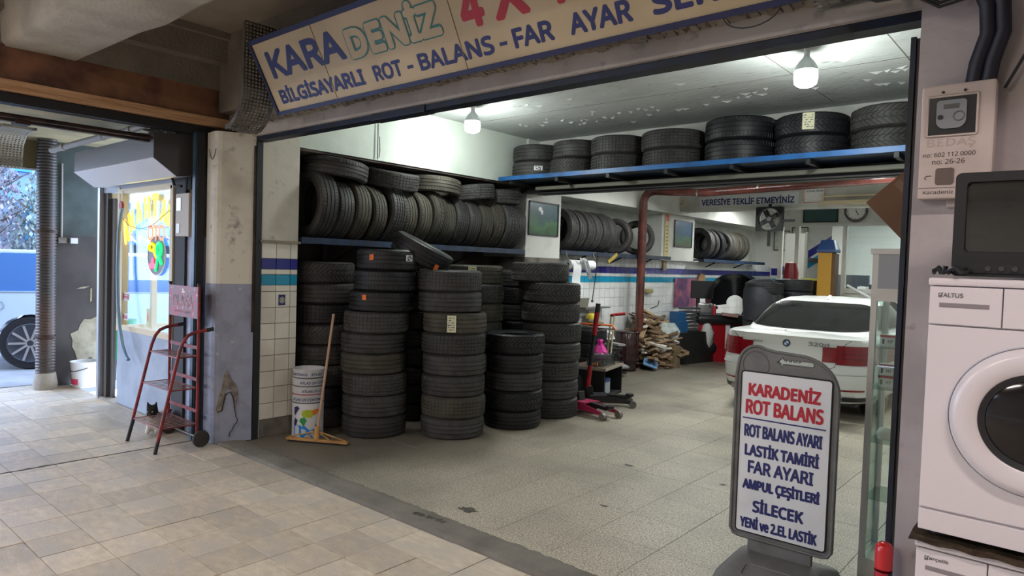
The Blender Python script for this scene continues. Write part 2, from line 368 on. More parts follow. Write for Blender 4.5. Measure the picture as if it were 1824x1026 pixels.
# jamb block with tiles
jw = B(); jw.mi = 0; jw.bb(-6.75, OX0-.012, 3.24, 3.645, 0, 1.84); jw.mi = 1; jw.bb(-6.75, OX0, 3.26, 3.645, 1.84, ZC)
wl = struct('wall_left', jw, [GROUT, CREAM])
def tile_wall(parent, X, y0, y1, zrows, w, single_until=1e9, y_off=0):
    ms = {}; fld = {}
    y = y0; k = 0
    while y < y1-.01:
        ww = min(w, y1-y)
        for (z0, z1, m) in zrows:
            key = (round(ww, 3), round(z1-z0, 3), m.name)
            if key not in ms: ms[key] = mesh(B().box((-.004, 0, 0), (.008, ww-.005, z1-z0-.005), None, .0012), 'wall_tile', m)
            if y < single_until: mk('wall_tile', ms[key], None, parent, loc=(X, y+ww/2, (z0+z1)/2))
            else: fld.setdefault(m.name, (B(), m))[0].box((X-.004, y+ww/2, (z0+z1)/2), (.008, ww-.005, z1-z0-.005))
        y += w; k += 1
    for nme, (b, m) in fld.items(): mk('wall_tile_field', b, m, parent, kind='stuff')
rowsA = [(.17+.15*k, .17+.15*(k+1), TILEW) for k in range(8)]+[(1.37, 1.43, TILEW), (1.43, 1.53, TILEC), (1.53, 1.58, TILEW), (1.58, 1.68, TILEB), (1.68, 1.83, TILEW)]
tile_wall(wl, OX0, 3.27, 3.645, rowsA, .15)
dc = B(); dc.bb(-.0, .004, 0, .07, 0, .10); d_ = mk('star_tile', dc, INK, wl, loc=(OX0, 3.45, 1.24)); 
st = B()
for k in range(8):
    a = k*PI/4; st.prism([(0.0, 0.0), (.028*math.cos(a-.18), .028*math.sin(a-.18)), (.034*math.cos(a), .034*math.sin(a)), (.028*math.cos(a+.18), .028*math.sin(a+.18))], -.001, 0)
mk('star', st, YPAPER, d_, loc=(.005, .035, .048), rot=(0, 0, PI/2))
lg = B().bb(-6.7, OX0+.03, 3.25, 3.66, 1.825, 1.85); mk('ledge', lg, CONCD, wl)
# upper white wall with the recess beneath it, and the walls of the recess
up = B(); up.bb(-6.2, OX0, 3.645, 7.05, 2.755, ZC)
struct('wall_left_upper', up, WALLW)
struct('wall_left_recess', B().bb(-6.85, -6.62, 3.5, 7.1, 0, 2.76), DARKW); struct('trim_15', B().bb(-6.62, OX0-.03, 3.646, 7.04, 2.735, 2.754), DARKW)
# pilaster
ps = B(); ps.mi = 1; ps.bb(-6.75, -5.85, 7.04, 7.80, 0, 1.80); ps.mi = 0; ps.bb(-6.75, -5.85, 7.04, 7.80, 1.80, 3.37)
struct('wall_left_pilaster', ps, [WALLW2, GROUT])
# wall B/C behind: tiles below, recesses above
wb = B(); wb.bb(-6.8, -6.16, 7.8, 17, 0, 1.86); wb.bb(-6.8, -6.55, 7.8, 17, 1.86, 2.9); wb.bb(-6.8, -6.05, 11.12, 12.42, 1.86, 2.72)
wb.bb(-6.8, -5.9, 7.8, 17, 2.70, 3.12)
wlb = struct('wall_left_back', wb, WALLW2)
rowsB = [(.15*k, .15*(k+1), TILEW2) for k in range(9)]+[(1.35, 1.45, TILEW2), (1.45, 1.55, TILEC), (1.55, 1.60, TILEW2), (1.60, 1.71, TILEB), (1.71, 1.86, TILEW2)]
tile_wall(wlb, -6.15, 7.82, 16.8, rowsB, .15, 7.82+.15*20)
# back wall with rising stripes
bw = B().bb(-6.8, .5, 16.9, 17.2, 0, 3.3)
wbk = struct('wall_back', bw, WALLW2)
for (o1, h_, m) in ((.0, .17, TILEB), (-.24, .16, TILEC)):
    s2 = B(); s2.prism([(-6.15, 1.75+o1-.12), (-5.9, 1.75+o1-.12), (-4.6, 2.55+o1), (-4.6, 2.55+o1+h_), (-5.95, 1.75+o1+h_-.12), (-6.15, 1.75+o1+h_-.12)], 16.885, 16.9)
    mk('rising_stripe', s2, m, wbk)
# ceilings
cf = struct('ceiling_shop', B().bb(-6.2, .4, 3.1, 7.4, ZC, ZC+.12), CEILC)
sj = B()
for y in (4.15, 5.9): sj.bb(-5.87, .3, y, y+.006, ZC-.002, ZC)
sj.bb(-2.05, -2.044, 3.3, 7.05, ZC-.002, ZC); sj.bb(-1.2, -1.194, 3.3, 7.05, ZC-.002, ZC)
mk('ceiling_joint', sj, GROUT, cf)
# peeling paint flakes on the ceiling
pf = B()
for k in range(70):
    y = rnd.choice([5.6, 6.3, 6.5])+rnd.gauss(0, .10); x = rnd.uniform(-5.4, -.8); l = rnd.uniform(.03, .12)
    a = rnd.uniform(-.5, .9); dx, dy = l*math.cos(a), l*math.sin(a)
    pf._add([Vector((x, y, ZC-.001)), Vector((x+dx, y+dy, ZC-.001)), Vector((x+dx*.6-.012, y+dy*.6+.02, ZC-.018))], [(0, 1, 2)])
mk('peeling_paint', pf, CEILC, cf, kind='stuff')
struct('ceiling_back', B().bb(-6.8, .4, 7.3, 17.1, 3.1, 3.2), WALLW2)
cw = B(); cw.bb(-5.9, .4, 7.27, 7.40, 2.68, ZC); struct('wall_cross', cw, WALLW2)
bm_ = B(); bm_.bb(-5.85, .4, 6.98, 7.11, 2.64, 2.74); bm_.bb(-5.84, .4, 7.25, 7.4, 2.65, 2.70); struct('trim_1', bm_, BLK)
struct('wall_right', B().bb(.3, .5, 3.4, 17, 0, 3.4), WALLW2)
# right pillar / wall
rp = B(); rp.bb(OX1, 4, 3.10, 3.24, 0, 3.66); rp.bb(OX1+.02, .5, 3.24, 3.5, 0, ZC)
struct('wall_front_right', rp, mat('right_pillar_plaster', (.43, .385, .375), .8, c2=(.34, .30, .30), sc=2.5, bump=.5, bsc=22, c3=(.22, .20, .19), sc3=11, lo3=.66, hi3=.75))
# lintel
li = B(); li.mi = 0; li.bb(-6.2, OX1+.03, 3.17, 3.30, 2.785, 2.90); li.mi = 1; li.bb(-6.2, OX1+.03, 3.10, 3.30, 2.90, 3.0); li.bb(-6.2, 4, 3.0, 3.30, 3.0, 3.7)
for k in range(220):
    x = -6.0+5.4*k/220; li.box((x, 3.115, 2.895), (.04, .05+rnd.uniform(0, .03), .015+rnd.uniform(0, .03)), (rnd.uniform(-.3, .3), rnd.uniform(-.2, .2), 0))
struct('trim_2', li, [LINT, CONCD])
hd = B(); hd.bb(OX0, OX1+.02, 3.20, 3.30, 2.745, 2.785); hd.bb(-4.2, -3.6, 3.19, 3.29, 2.735, 2.80, .004)
SNAVY = mat('shutter_navy', (.006, .012, .032), .5, c2=(.004, .006, .01), sc=5)
struct('trim_3', hd, SNAVY)
# shutter guides (left post at the tile jamb, right post)
g1 = B(); g1.bb(OX0-.01, OX0+.012, 3.205, 3.262, 0, 2.74); g1.mi = 1; g1.bb(OX0, OX0+.006, 3.18, 3.205, 1.0, 2.7); struct('trim_4', g1, [BLK, RUST])
g2 = B(); g2.bb(OX1-.065, OX1-.045, 3.26, 3.34, 0, 2.70); g2.mi = 1; g2.bb(OX1-.03, OX1+.004, 3.22, 3.34, 0, 2.68); g2.mi = 2; g2.bb(OX1-.045, OX1-.03, 3.27, 3.33, .8, 2.69); struct('trim_5', g2, [SNAVY, BLK, RUST])
struct('wall_rear_sky_block', B().bb(-10.2, 4.2, -6.2, -6, 0, 3.7), CREAM)  # unseen wall added to shut out sky light from behind
struct('wall_right_sky_block', B().bb(4, 4.2, -6.2, 3.3, 0, 3.7), CREAM)  # second unseen wall, added to keep sky light off the arcade
# --- arcade ceiling and beams
struct('ceiling', B().bb(-6.3, 4, -6, 3.3, 3.68, 3.85), mat('arcade_ceiling', (.30, .25, .19), .9, c2=(.22, .18, .14), sc=1.5, bump=.3))
b1 = B(); b1.mi = 0; b1.bb(-6.45, -6.20, -.5, 3.16, 2.935, 3.20)
b1.mi = 1; b1.bb(-6.45, -6.19, -.5, 3.2, 3.20, 3.42); b1.bb(-6.45, -6.05, -.5, 3.2, 3.42, 3.70); b1.bb(-6.45, -6.0, -.5, 3.2, 3.62, 3.70)
struct('trim_6', b1, [TIMB, CONCD])
struct('trim_7', B().bb(-6.42, -6.17, -.5, 3.12, 2.865, 2.945, .004), PLANK)
b2 = B(); ring = []
for k in range(30):
    x = -10.2+.46*k; d = rnd.uniform(-.02, .02); sk = (x+6.2)*.03
    ring.append([Vector((x, 1.33+sk+d, 3.72)), Vector((x, 1.36+sk+d*.5, 3.22+d)), Vector((x, 1.39+sk, 3.19+d)), Vector((x, 1.84+sk+d, 3.185-d*.6)), Vector((x, 1.87+sk, 3.21)), Vector((x, 1.9+sk, 3.72))])
b2.grid(ring); struct('trim_8', b2, mat('beam_concrete', (.42, .39, .34), .9, c2=(.33, .30, .26), sc=3, bump=1, bsc=40), smooth=50)
# left bay: lower ceiling, end soffit, rails
lb = B(); lb.bb(-10.1, -6.42, -6, 3.4, 3.02, 3.2); struct('ceiling_left_bay', lb, mat('left_bay_ceiling', (.30, .25, .14), .9, c2=(.20, .17, .10), sc=2, bump=.3))
so = B(); so.bb(-10.2, -9.95, -6, 3.3, 2.68, 3.1); struct('trim_9', so, mat('soffit_paint', (.23, .19, .11), .85))
r1 = B(); r1.bb(-6.36, -6.24, -.5, 2.95, 2.785, 2.86); struct('trim_10', r1, BLK)
r2 = B(); r2.bb(-6.5, -6.44, -.3, 2.9, 2.68, 2.74); r2.bb(-6.44, -6.38, -.3, 2.9, 2.70, 2.715); r2.box((-6.47, 1.55, 2.70), (.12, .10, .07)); struct('trim_11', r2, RUST)
# post of the left bay
po = B(); po.bb(-6.262, -6.212, 2.80, 2.87, 0, 2.80); po.mi = 1; po.bb(-6.30, -6.262, 2.815, 2.86, 0, 2.72); po.mi = 2; po.bb(-6.21, -6.195, 2.81, 2.88, 0, 2.8)
struct('trim_12', po, [mat('post_blue', (.05, .10, .16), .4, c2=(.02, .05, .09), sc=6), GALV, BLK])
# dark wall at the end of the bay and blue-grey wall
dwm = mat('dark_wall_lower', (.070, .062, .060), .7, c2=(.05, .045, .045), sc=3); dwu = mat('dark_wall_upper', (.075, .10, .095), .7, c2=(.05, .065, .062), sc=3)
dw = B(); dw.mi = 0; dw.bb(-10.15, -9.80, 2.60, 3.42, 0, 1.88); dw.mi = 1; dw.bb(-10.15, -9.80, 2.60, 3.42, 1.88, 3.05)
wdk = struct('wall_left_bay', dw, [dwm, dwu])
pp = []
for k in range(22):
    a = 2*PI*k/22; r = 1+rnd.uniform(-.20, .16); pp.append((3.14+.25*r*math.cos(a), .56+.28*r*math.sin(a)))
bpm = mat('bare_plaster', (.36, .33, .25), .9, c2=(.27, .24, .18), sc=8, bump=.4)
Mx = Matrix.Rotation(PI/2, 4, 'Z')
x_ = B(); x_.prism(pp, 9.795, 9.80, Mx); mk('bare_plaster_patch', x_, bpm, wdk)
x_ = B(); x_.prism([(2.94, 1.21), (3.0, 1.235), (3.1, 1.245), (3.03, 1.215)], 9.795, 9.80, Mx); x_.prism([(3.10, 1.21), (3.12, 1.22), (3.12, 1.06), (3.10, 1.04)], 9.795, 9.80, Mx); mk('paint_chip', x_, bpm, wdk)
gw = B(); gw.mi = 0; gw.bb(-6.62, -6.29, 2.91, 3.1, 0, 1.86); gw.mi = 1; gw.bb(-6.62, -6.29, 2.92, 3.1, 1.86, 3.0)
struct('wall_left_return', gw, [mat('lilac_wall', (.36, .40, .55), .6, c2=(.28, .31, .43), sc=5, bump=.6, bsc=18), mat('brown_grey_wall', (.20, .17, .15), .8, c2=(.12, .10, .09), sc=6)])
s_w = B(); s_w.bb(-6.838, -6.60, 2.885, 3.4, 0, 3.0); struct('wall_kiosk_side', s_w, mat('kiosk_gap_shade', (.03, .028, .028), .7))  # near-black colour stands for the shadow in this gap beside the window

# ================================================================ KEY KIOSK
kk = thing('kiosk_front', 'blue-grey kiosk front with sliding door gap and cream framed window', 'kiosk', (-8.7, 2.9, 0))
kp = mat('kiosk_panel', (.32, .37, .46), .5, c2=(.25, .29, .37), sc=4, bump=.1)
mk('lower_panel', B().bb(.46, 1.86, -.02, .02, .02, .86, .003), kp, kk)
f = B(); f.bb(.46, .51, -.03, .03, .86, 2.40); f.bb(.57, .61, -.035, .03, .90, 2.36); f.bb(1.80, 1.86, -.03, .03, .86, 2.36); f.bb(.51, 1.84, -.03, .03, .845, .90); f.bb(.51, 1.84, -.03, .03, 2.33, 2.38)
mk('window_frame', f, CAMEL, kk)
mk('pane', B().bb(.57, 1.83, -.004, .004, .9, 2.33), glass('kiosk_glass', (.92, .96, .97), .04), kk)
f = B(); f.bb(-.06, 0, -.06, .03, 0, 2.42); mk('door_post', f, ALU, kk)
f = B(); f.bb(.0, .10, -.01, .03, 0, 2.36); f.bb(.10, .19, .03, .06, 0, 2.30); mk('shutter_guide', f, mat('guide_dark', (.06, .055, .05), .5), kk)
f = B(); f.bb(-.08, 1.86, -.02, .06, 2.36, 2.47); mk('header_panel', f, mat('header_blue_grey', (.36, .40, .46), .5), kk)
mk('threshold', B().bb(-.02, 1.86, -.05, .1, 0, .02), CONC, kk)
# glazed side and inside furniture
f = B(); f.bb(.0, .05, .5, .56, 0, 2.4); f.bb(.0, .05, 1.6, 1.66, 0, 2.4); f.bb(.0, .04, .06, 1.66, 2.3, 2.4); f.bb(0, .04, .06, 1.66, .78, .84); mk('side_frame', f, CAMEL, kk)
mk('back_wall', B().bb(0, 1.9, 1.7, 1.76, 0, 2.6), mat('kiosk_inside', (.55, .52, .44), .7), kk)
mk('inner_ceiling', B().bb(-.05, 1.95, .03, 1.76, 2.46, 2.52), mat('kiosk_inside', (.55, .52, .44), .7), kk)
mk('inner_shelf', B().bb(.5, 1.8, .6, .9, .80, .84).bb(.5, 1.8, .9, .93, 0, .8), mat('kiosk_inside', (.55, .52, .44), .7), kk)
# hanging blue hose in the door gap
hp = [(.68-.02*math.sin(t*2), -.06-.02*t, 2.12-1.5*t) if 0 else (.0, 0, 0) for t in (0,)]
h = B(); h.tube([(-7.99, 2.83, 2.16), (-8.03, 2.83, 2.10), (-8.06, 2.82, 1.9), (-8.05, 2.81, 1.5), (-8.0, 2.80, 1.15), (-7.92, 2.79, .90), (-7.80, 2.78, .70), (-7.70, 2.78, .60), (-7.64, 2.78, .575)], .018, 10)
mk('hose', h, mat('hose_blue', (.16, .26, .38), .35), None, 60, 'blue-grey hose hanging down the kiosk door gap', 'hose')
# neon letters
def neon(name, col, e): return mat(name, col, .4, emit=e)
NY = neon('neon_yellow', (.95, .78, .0), .7); NO = neon('neon_orange', (.95, .20, .01), .8); NG = neon('neon_green', (.02, .9, .25), .9); NR = neon('neon_red', (.9, .04, .12), .9); NA = neon('neon_amber', (1, .62, .0), 1.0)
ns = thing('neon_sign', 'yellow arched neon letters and orange word glowing in the kiosk window', 'neon sign', (-7.52, 2.875, 2.0))
for ch, x, z, a, w_, h_ in (('A', -8.00, 1.84, .42, .17, .28), ('N', -7.86, 1.96, .36, .16, .24), ('A', -7.69, 2.06, .25, .17, .24), ('H', -7.49, 2.11, .12, .16, .24), ('T', -7.31, 2.14, 0, .17, .24), ('A', -7.12, 2.09, -.15, .16, .24), ('R', -6.98, 2.05, -.28, .14, .22)):
    text(ns, ch, x+7.52-.03, z-2.0-.08, w_, h_, NA if x < -7.95 else NY, bold=.13, rot=a, name='letter')
text(ns, 'DURAN', .10, .0, .34, .07, neon('neon_pale', (.9, .85, .25), .8), bold=.02)
text(ns, 'OTO', .08, -.18, .42, .16, NO, bold=.05)
wr = B(); wr.tube([(-.62, -.005, .08), (-.4, -.005, -.02), (-.1, -.005, -.06), (.2, -.005, -.03), (.62, -.005, .12)], .003, 6); mk('wire', wr, BLK, ns)
x_ = B(); x_.lathe([(0, -.012), (.045, -.012), (.05, 0), (.045, .012), (0, .012)], (-.60, -.01, .2), 20, Matrix.Rotation(PI/2, 3, 'X')); mk('round_badge', x_, mat('badge_red', (.35, .03, .04), .5), ns, 60)
ks = thing('key_neon', 'round grey neon disc of yellow, green and pink keys in the kiosk window', 'neon sign', (-7.22, 2.88, 1.67)); ks.scale = (1.3, 1, 1.2)
x_ = B(); x_.cyl((0, .01, 0), (0, .0, 0), .16, None, 32); mk('disc', x_, mat('disc_grey', (.18, .2, .24), .5), ks)
x_ = B(); x_.tube([(.165*math.cos(a*PI/16), 0, .165*math.sin(a*PI/16)) for a in range(32)], .006, 6, True); mk('ring', x_, WHITE, ks, 60)
x_ = B(); x_.tube([(-.045+.05*math.cos(a*PI/6)-.03, -.01, .07+.03*math.sin(a*PI/6)) for a in range(12)], .014, 6, True).tube([(-.045, -.01, .05), (.02, -.01, -.02)], .014); mk('yellow_key', x_, NY, ks, 60, 'yellow neon key')
x_ = B(); x_.tube([(.06+.04*math.cos(a*PI/6), -.01, .05+.055*math.sin(a*PI/6)) for a in range(12)], .015, 6, True).tube([(.04, -.01, 0), (.0, -.01, -.13)], .011).tube([(.06, -.01, 0), (.11, -.01, -.07)], .015); mk('green_key', x_, NG, ks, 60, 'green neon key')
x_ = B(); x_.prism([(-.12, -.11), (.01, -.11), (.01, -.07), (-.03, -.065), (-.04, -.02), (-.07, -.02), (-.08, -.065), (-.12, -.07)], -.012, 0); mk('pink_key', x_, NR, ks, label='pink neon shape')
# window stickers
def sticker(x, z, w, h, n, lab, t1, t2):
    t = thing('window_sticker', lab, 'sticker', (x, 2.89, z))
    mk('backing', B().prism([(0, 0), (w*.8, 0), (w, h/2), (w*.8, h), (0, h)], -.003, 0), WHITE, t)
    mk('red_panel', B().prism([(.01, .012), (w*.78, .012), (w*.78, h-.012), (.01, h-.012)], -.0045, -.003), INKR, t)
    text(t, t1, .02, h*.55, w*.6, h*.26, WHITE, y=-.0045); text(t, t2, .02, h*.2, w*.6, h*.22, WHITE, y=-.0045)
sticker(-8.1, 1.17, .19, .085, 0, 'upper red arrow sticker on the kiosk window', 'oto yedek', 'anahtar')
sticker(-8.1, .955, .15, .07, 0, 'lower red arrow sticker on the kiosk window', 'oto kilit', 'servisi')
t = thing('window_sticker', 'tall yellowish sticker with an orange drop on the kiosk window', 'sticker', (-7.47, 2.89, .93))
mk('backing', B().bb(0, .07, -.003, 0, 0, .19), YPAPER, t); x_ = B(); x_.prism([(.035, .15), (.052, .10), (.045, .06), (.035, .05), (.025, .06), (.018, .10)], -.004, -.003); mk('drop', x_, ORANGE, t)
# kiosk interior lamp (fluorescent tube seen as the bright ceiling of the kiosk)
kl = thing('tube_lamp', 'warm fluorescent tube under the kiosk ceiling', 'lamp', (-7.7, 3.5, 2.42))
mk('tube', B().cyl((-.5, 0, 0), (.5, 0, 0), .015), mat('tube_warm', (1, .9, .6), .5, emit=12), kl)
ld = bpy.data.lights.new('kiosk_light', 'AREA'); ld.shape = 'RECTANGLE'; ld.size = 1; ld.size_y = .05; ld.energy = 15; ld.color = (1, .88, .62)
lo = bpy.data.objects.new('kiosk_light', ld); COL.objects.link(lo); lo.parent = kl; lo.location = (0, 0, -.03)
# shutter box
sx = thing('shutter_box', 'grey metal roller shutter box with a pale underside above the kiosk', 'shutter box', (0, 0, 0))
Mq = Matrix.Rotation(PI/2, 4, 'Z')
prof = [(2.50, 2.53), (2.50, 2.735), (2.93, 2.80), (2.93, 2.44), (2.72, 2.37), (2.60, 2.42)]
gm = mat('shutter_box_grey', (.18, .175, .175), .45, metal=.3)
b = B(); b.prism([(2.50, 2.54), (2.50, 2.745), (2.93, 2.80), (2.93, 2.44), (2.70, 2.40)], 6.36, 8.42, Mq); mk('housing', b, gm, sx)
b = B(); b.prism([(2.495, 2.535), (2.695, 2.392), (2.93, 2.432), (2.93, 2.44), (2.70, 2.405), (2.50, 2.545)], 6.36, 8.42, Mq); mk('underside', b, mat('shutter_lit', (.62, .62, .66), .4), sx, label='underside strip in a pale lit tone')  # light on the chamfered underside is put into its pale colour
mk('end_plate', B().prism([(2.495, 2.535), (2.495, 2.75), (2.935, 2.805), (2.935, 2.43), (2.70, 2.39)], 6.345, 6.36, Mq), mat('end_plate_dark', (.045, .04, .04), .5), sx)
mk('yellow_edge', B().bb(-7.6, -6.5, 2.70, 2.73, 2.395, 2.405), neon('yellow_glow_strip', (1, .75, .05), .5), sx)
# AC pipes & cables at the wall
b = B(); b.tube([(-8.1, 2.2, 2.70), (-7.5, 2.35, 2.77), (-6.9, 2.5, 2.83), (-6.5, 2.62, 2.90)], .03, 12)
for q in ((-7.9, 2.25, 2.725), (-7.3, 2.4, 2.795), (-6.9, 2.5, 2.83)): b.cyl((q[0]-.02, q[1]-.005, q[2]-.003), (q[0]+.02, q[1]+.005, q[2]+.003), .037)
mk('conduit_pipe', b, mat('pipe_grey', (.30, .30, .30), .4), None, 60, 'grey plastic pipe slanting under the left bay ceiling', 'pipe')
b = B()
for k in range(7):
    x = -6.55+.03*k; b.tube([(x-.25, 2.7, 2.78+.02*math.sin(k)), (x-.1, 2.80, 2.72+.03*(k % 3)), (x, 2.87, 2.62), (x+.01*math.sin(k*2), 2.88, 2.45), (x-.02, 2.88, 2.30)], .011, 6)
b.tube([(-6.62, 2.84, 2.70), (-6.68, 2.82, 2.55), (-6.70, 2.80, 2.42), (-6.64, 2.80, 2.33), (-6.56, 2.83, 2.33)], .014, 8)
mk('cable_bundle', b, BLK, None, 60, 'bundle of black cables running down to the small kiosk meter', 'cables')
b = B()
for k in range(8):
    b.box((-7.6+.13*k, 2.95-.1*(k % 3), 2.86+.03*math.sin(k*2)), (.26, .2, .012), (rnd.uniform(-.5, .5), rnd.uniform(-.5, .5), rnd.uniform(0, 3)))
mk('crumpled_sheet', b, mat('dusty_sheet', (.09, .085, .08), .6, c2=(.2, .19, .18), sc=10), None, False, 'dusty crumpled sheeting stuffed above the shutter box', 'sheeting', kind='stuff')
# small meter box of the kiosk
t = thing('meter_box', 'small beige electricity meter box beside the kiosk window', 'meter box', (-6.66, 2.82, 1.86))
bgm = mat('meter_beige', (.46, .42, .36), .6)
mk('case', B().bb(0, .28, 0, .1, 0, .40, .008), bgm, t); mk('window', B().bb(.03, .12, -.004, 0, .24, .36), SMOKE, t); mk('lower_flap', B().bb(.03, .1, -.006, 0, .03, .12, .003), WHITE, t); mk('side_latch', B().bb(-.03, 0, .02, .06, .2, .27), bgm, t)
# conduit, switch boxes on the dark wall
t = thing('wall_switch', 'pair of grey switch boxes under a thin conduit on the dark wall', 'switch', (-9.79, 2.7, 1.78))
mk('box', B().bb(0, .04, .03, .12, 0, .07, .004), GALV, t); mk('box', B().bb(0, .05, .16, .24, 0, .07, .004), WHITE, t); mk('conduit', B().cyl((.01, .07, .07), (.01, .07, .98), .012), mat('conduit_cream', (.35, .33, .28), .6), t)
# corrugated pipe
b = B(); pr = []; z = .12
while z < 3.05: pr += [(.094, z), (.106, z+.008), (.106, z+.020), (.094, z+.028)]; z += .036
b.lathe([(.0, .12)]+pr+[(0, 3.06)], (0, 0, 0), 28)
t = thing('corrugated_pipe', 'tall dark corrugated drain pipe at the end of the dark wall', 'pipe', (-9.68, 2.585, 0))
mk('ribbed_pipe', b, mat('corrugated_dark', (.05, .045, .043), .35, c2=(.08, .05, .04), sc=1.5), t, 60)
mk('concrete_collar', B().lathe([(0, 0), (.125, 0), (.13, .06), (.118, .13), (.108, .20), (0, .20)], n=18), CONC, t, 60)
b = B()
for z in (.62, 1.9): b.cyl((0, 0, z), (0, 0, z+.03), .111, None, 28)
mk('clamp', b, RUST, t)
# white pail by the dark wall
def pail(name, label, loc, r0, r1, h, wall, bodym, parts, cat='bucket', group=None):
    t = thing(name, label, cat, loc, 0, group)
    mk('body', B().lathe([(0, 0), (r0, 0), (r1, h), (r1+.006, h), (r1+.006, h+.008), (r1-.004, h+.008), (r1-.008, h-.002), (r0-.006, .01), (0, .01)], n=36), bodym, t, 60)
    for nme, bb_, m, lab in parts: mk(nme, bb_, m, t, 60, lab)
    return t
hb = B(); hb.tube([(.16*math.cos(a), .16*math.sin(a)-.0, .26-.06*math.cos((a+PI/2)*1)) for a in [(-PI+.15)+k*(PI-.3)/12 for k in range(13)]], .005, 6)
lbn = B(); lbn.grid([[Vector((.151*math.cos(a), .151*math.sin(a), z)) for z in (.04, .11)] for a in [-2.3+k*.13 for k in range(12)]])
t = pail('paint_pail', 'white plastic pail with a pink band before the dark wall', (-9.58, 2.99, 0), .14, .165, .31, 0, WHITE, [('handle', hb, BLK, 'dark bail handle'), ('label_band', lbn, mat('pink_band', (.65, .05, .14), .5), 'pink printed band')])
# green bin seen in door gap
b = B(); b.lathe([(0, 0), (.16, 0), (.20, .75), (.0, .75)], n=24); 
t = thing('green_bin', 'green plastic bin seen through the kiosk door gap', 'bin', (-9.25, 3.30, 0)); mk('drum', B().lathe([(0, .35), (.12, .35), (.15, .85), (0, .85)], n=24), mat('green_plastic', (.02, .25, .10), .4), t, 60)
b = B()
for a in (0, 2.1, 4.2): b.cyl((.12*math.cos(a), .12*math.sin(a), 0), (.1*math.cos(a), .1*math.sin(a), .36), .012)
mk('legs', b, RUST, t)
# perforated cable trays (lattice sheets bent over a curve)
def tray(label, path, w, n_across, m, side=Vector((1, 0, 0))):
    b = B(); path = [Vector(p) for p in path]
    # resample
    L = [0]
    for a, c in zip(path, path[1:]): L.append(L[-1]+(c-a).length)
    def at(s):
        for i in range(len(L)-1):
            if s <= L[i+1] or i == len(L)-2:
                f = (s-L[i])/(L[i+1]-L[i]); return path[i].lerp(path[i+1], f)
    n = int(L[-1]/.028)
    P = [at(L[-1]*k/n) for k in range(n+1)]
    for k in range(n):
        p, q = P[k], P[k+1]; d = (q-p); ln = d.length; d.normalize(); nn = side.cross(d).normalized()
        R = Matrix((side, d, nn)).transposed()
        for j in range(n_across+1):
            b.box((p+q)/2+side*(-w/2+w*j/n_across), (w/n_across*.42, ln*1.02, .002), R)
        b.box(p, (w, ln*.42, .002), R)
        for sg in (-1, 1): b.box((p+q)/2+side*sg*w/2+nn*.02, (.002, ln*1.02, .04), R)
    return mk('cable_tray', b, m, None, False, label, 'cable tray')
tray('dark perforated cable tray curving down beside the long shop sign', [(-5.20, 2.85, 3.55), (-5.21, 2.85, 3.0), (-5.25, 2.85, 2.88), (-5.33, 2.85, 2.79), (-5.42, 2.85, 2.74), (-5.50, 2.85, 2.73)], .26, 9, GALV, side=Vector((0, 1, 0)))
tray('pale perforated cable tray curling down at the far left', [(-8.9, 2.13, 2.99), (-9.15, 2.13, 3.0), (-9.30, 2.13, 2.97), (-9.42, 2.13, 2.88), (-9.46, 2.13, 2.75), (-9.46, 2.13, 2.61)], .30, 9, mat('tray_pale', (.30, .27, .22), .5, metal=.4), side=Vector((0, 1, 0)))
b = B()
for k in range(9): b.bb(-.92+.045*k, -.895+.045*k, 2.75, 3.0, 2.80, 2.804)
b.bb(-.94, -.53, 2.745, 2.775, 2.79, 2.85); b.bb(-.94, -.53, 2.98, 3.0, 2.79, 2.85)
for k in range(5): b.bb(-.94, -.53, 2.79+.045*k, 2.80+.045*k, 2.797, 2.803)
t = mk('cable_tray', b, GALV, None, False, 'dark slotted cable tray above the top right pillar corner', 'cable tray')
b = B()
for k in range(5):
    b.tube([(-1.2, 2.98, 2.90+.01*k), (-.95, 2.93, 2.84+.012*k), (-.7, 2.9, 2.80-.02*k+.03), (-.5, 2.95, 2.70+.015*k), (-.36, 3.0, 2.74+.015*k), (-.2, 2.98, 2.80+.02*k)], .006, 6)
mk('loose_cables', b, BLK, None, 60, 'loose black cables drooping above the top right pillar', 'cables')
mk('thin_cable', B().tube([(-.30, 3.07, 2.40), (-.24, 3.06, 2.52), (-.2, 3.05, 2.66), (-.15, 3.05, 2.8)], .006, 6), BLK, None, 60, 'thin black cable rising right of the black hose', 'cable')
mk('wire_loop', B().tube([(-1.22+.13*math.cos(PI+a*PI/10), 2.97, 2.85+.075*math.sin(PI+a*PI/10)) for a in range(11)], .003, 6), BLK, None, 60, 'thin black wire loop hanging under the long sign', 'wire')
mk('wire_loop', B().tube([(-5.9+.01*0, 2.86-.05*k*0, 2.62) if 0 else (-6.13+.13*k/8, 2.884, 2.64-.09*math.sin(PI*k/8)) for k in range(9)], .003, 6), BLK, None, 60, 'thin wire loop drooping over the top of the left pillar', 'wire')
b = B()
for dx, rr in ((0, .028), (.045, .026)): b.tube([(-.395+dx, 3.06, 2.43), (-.385+dx, 3.05, 2.50), (-.355+dx, 3.04, 2.60), (-.36+dx, 3.03, 2.70), (-.40+dx, 3.02, 2.80), (-.47+dx, 3.0, 2.95)], rr, 12)
mk('conduit_hose', b, mat('black_hose', (.012, .012, .022), .5), None, 60, 'thick black twin hose curving down into the large meter box', 'hose')

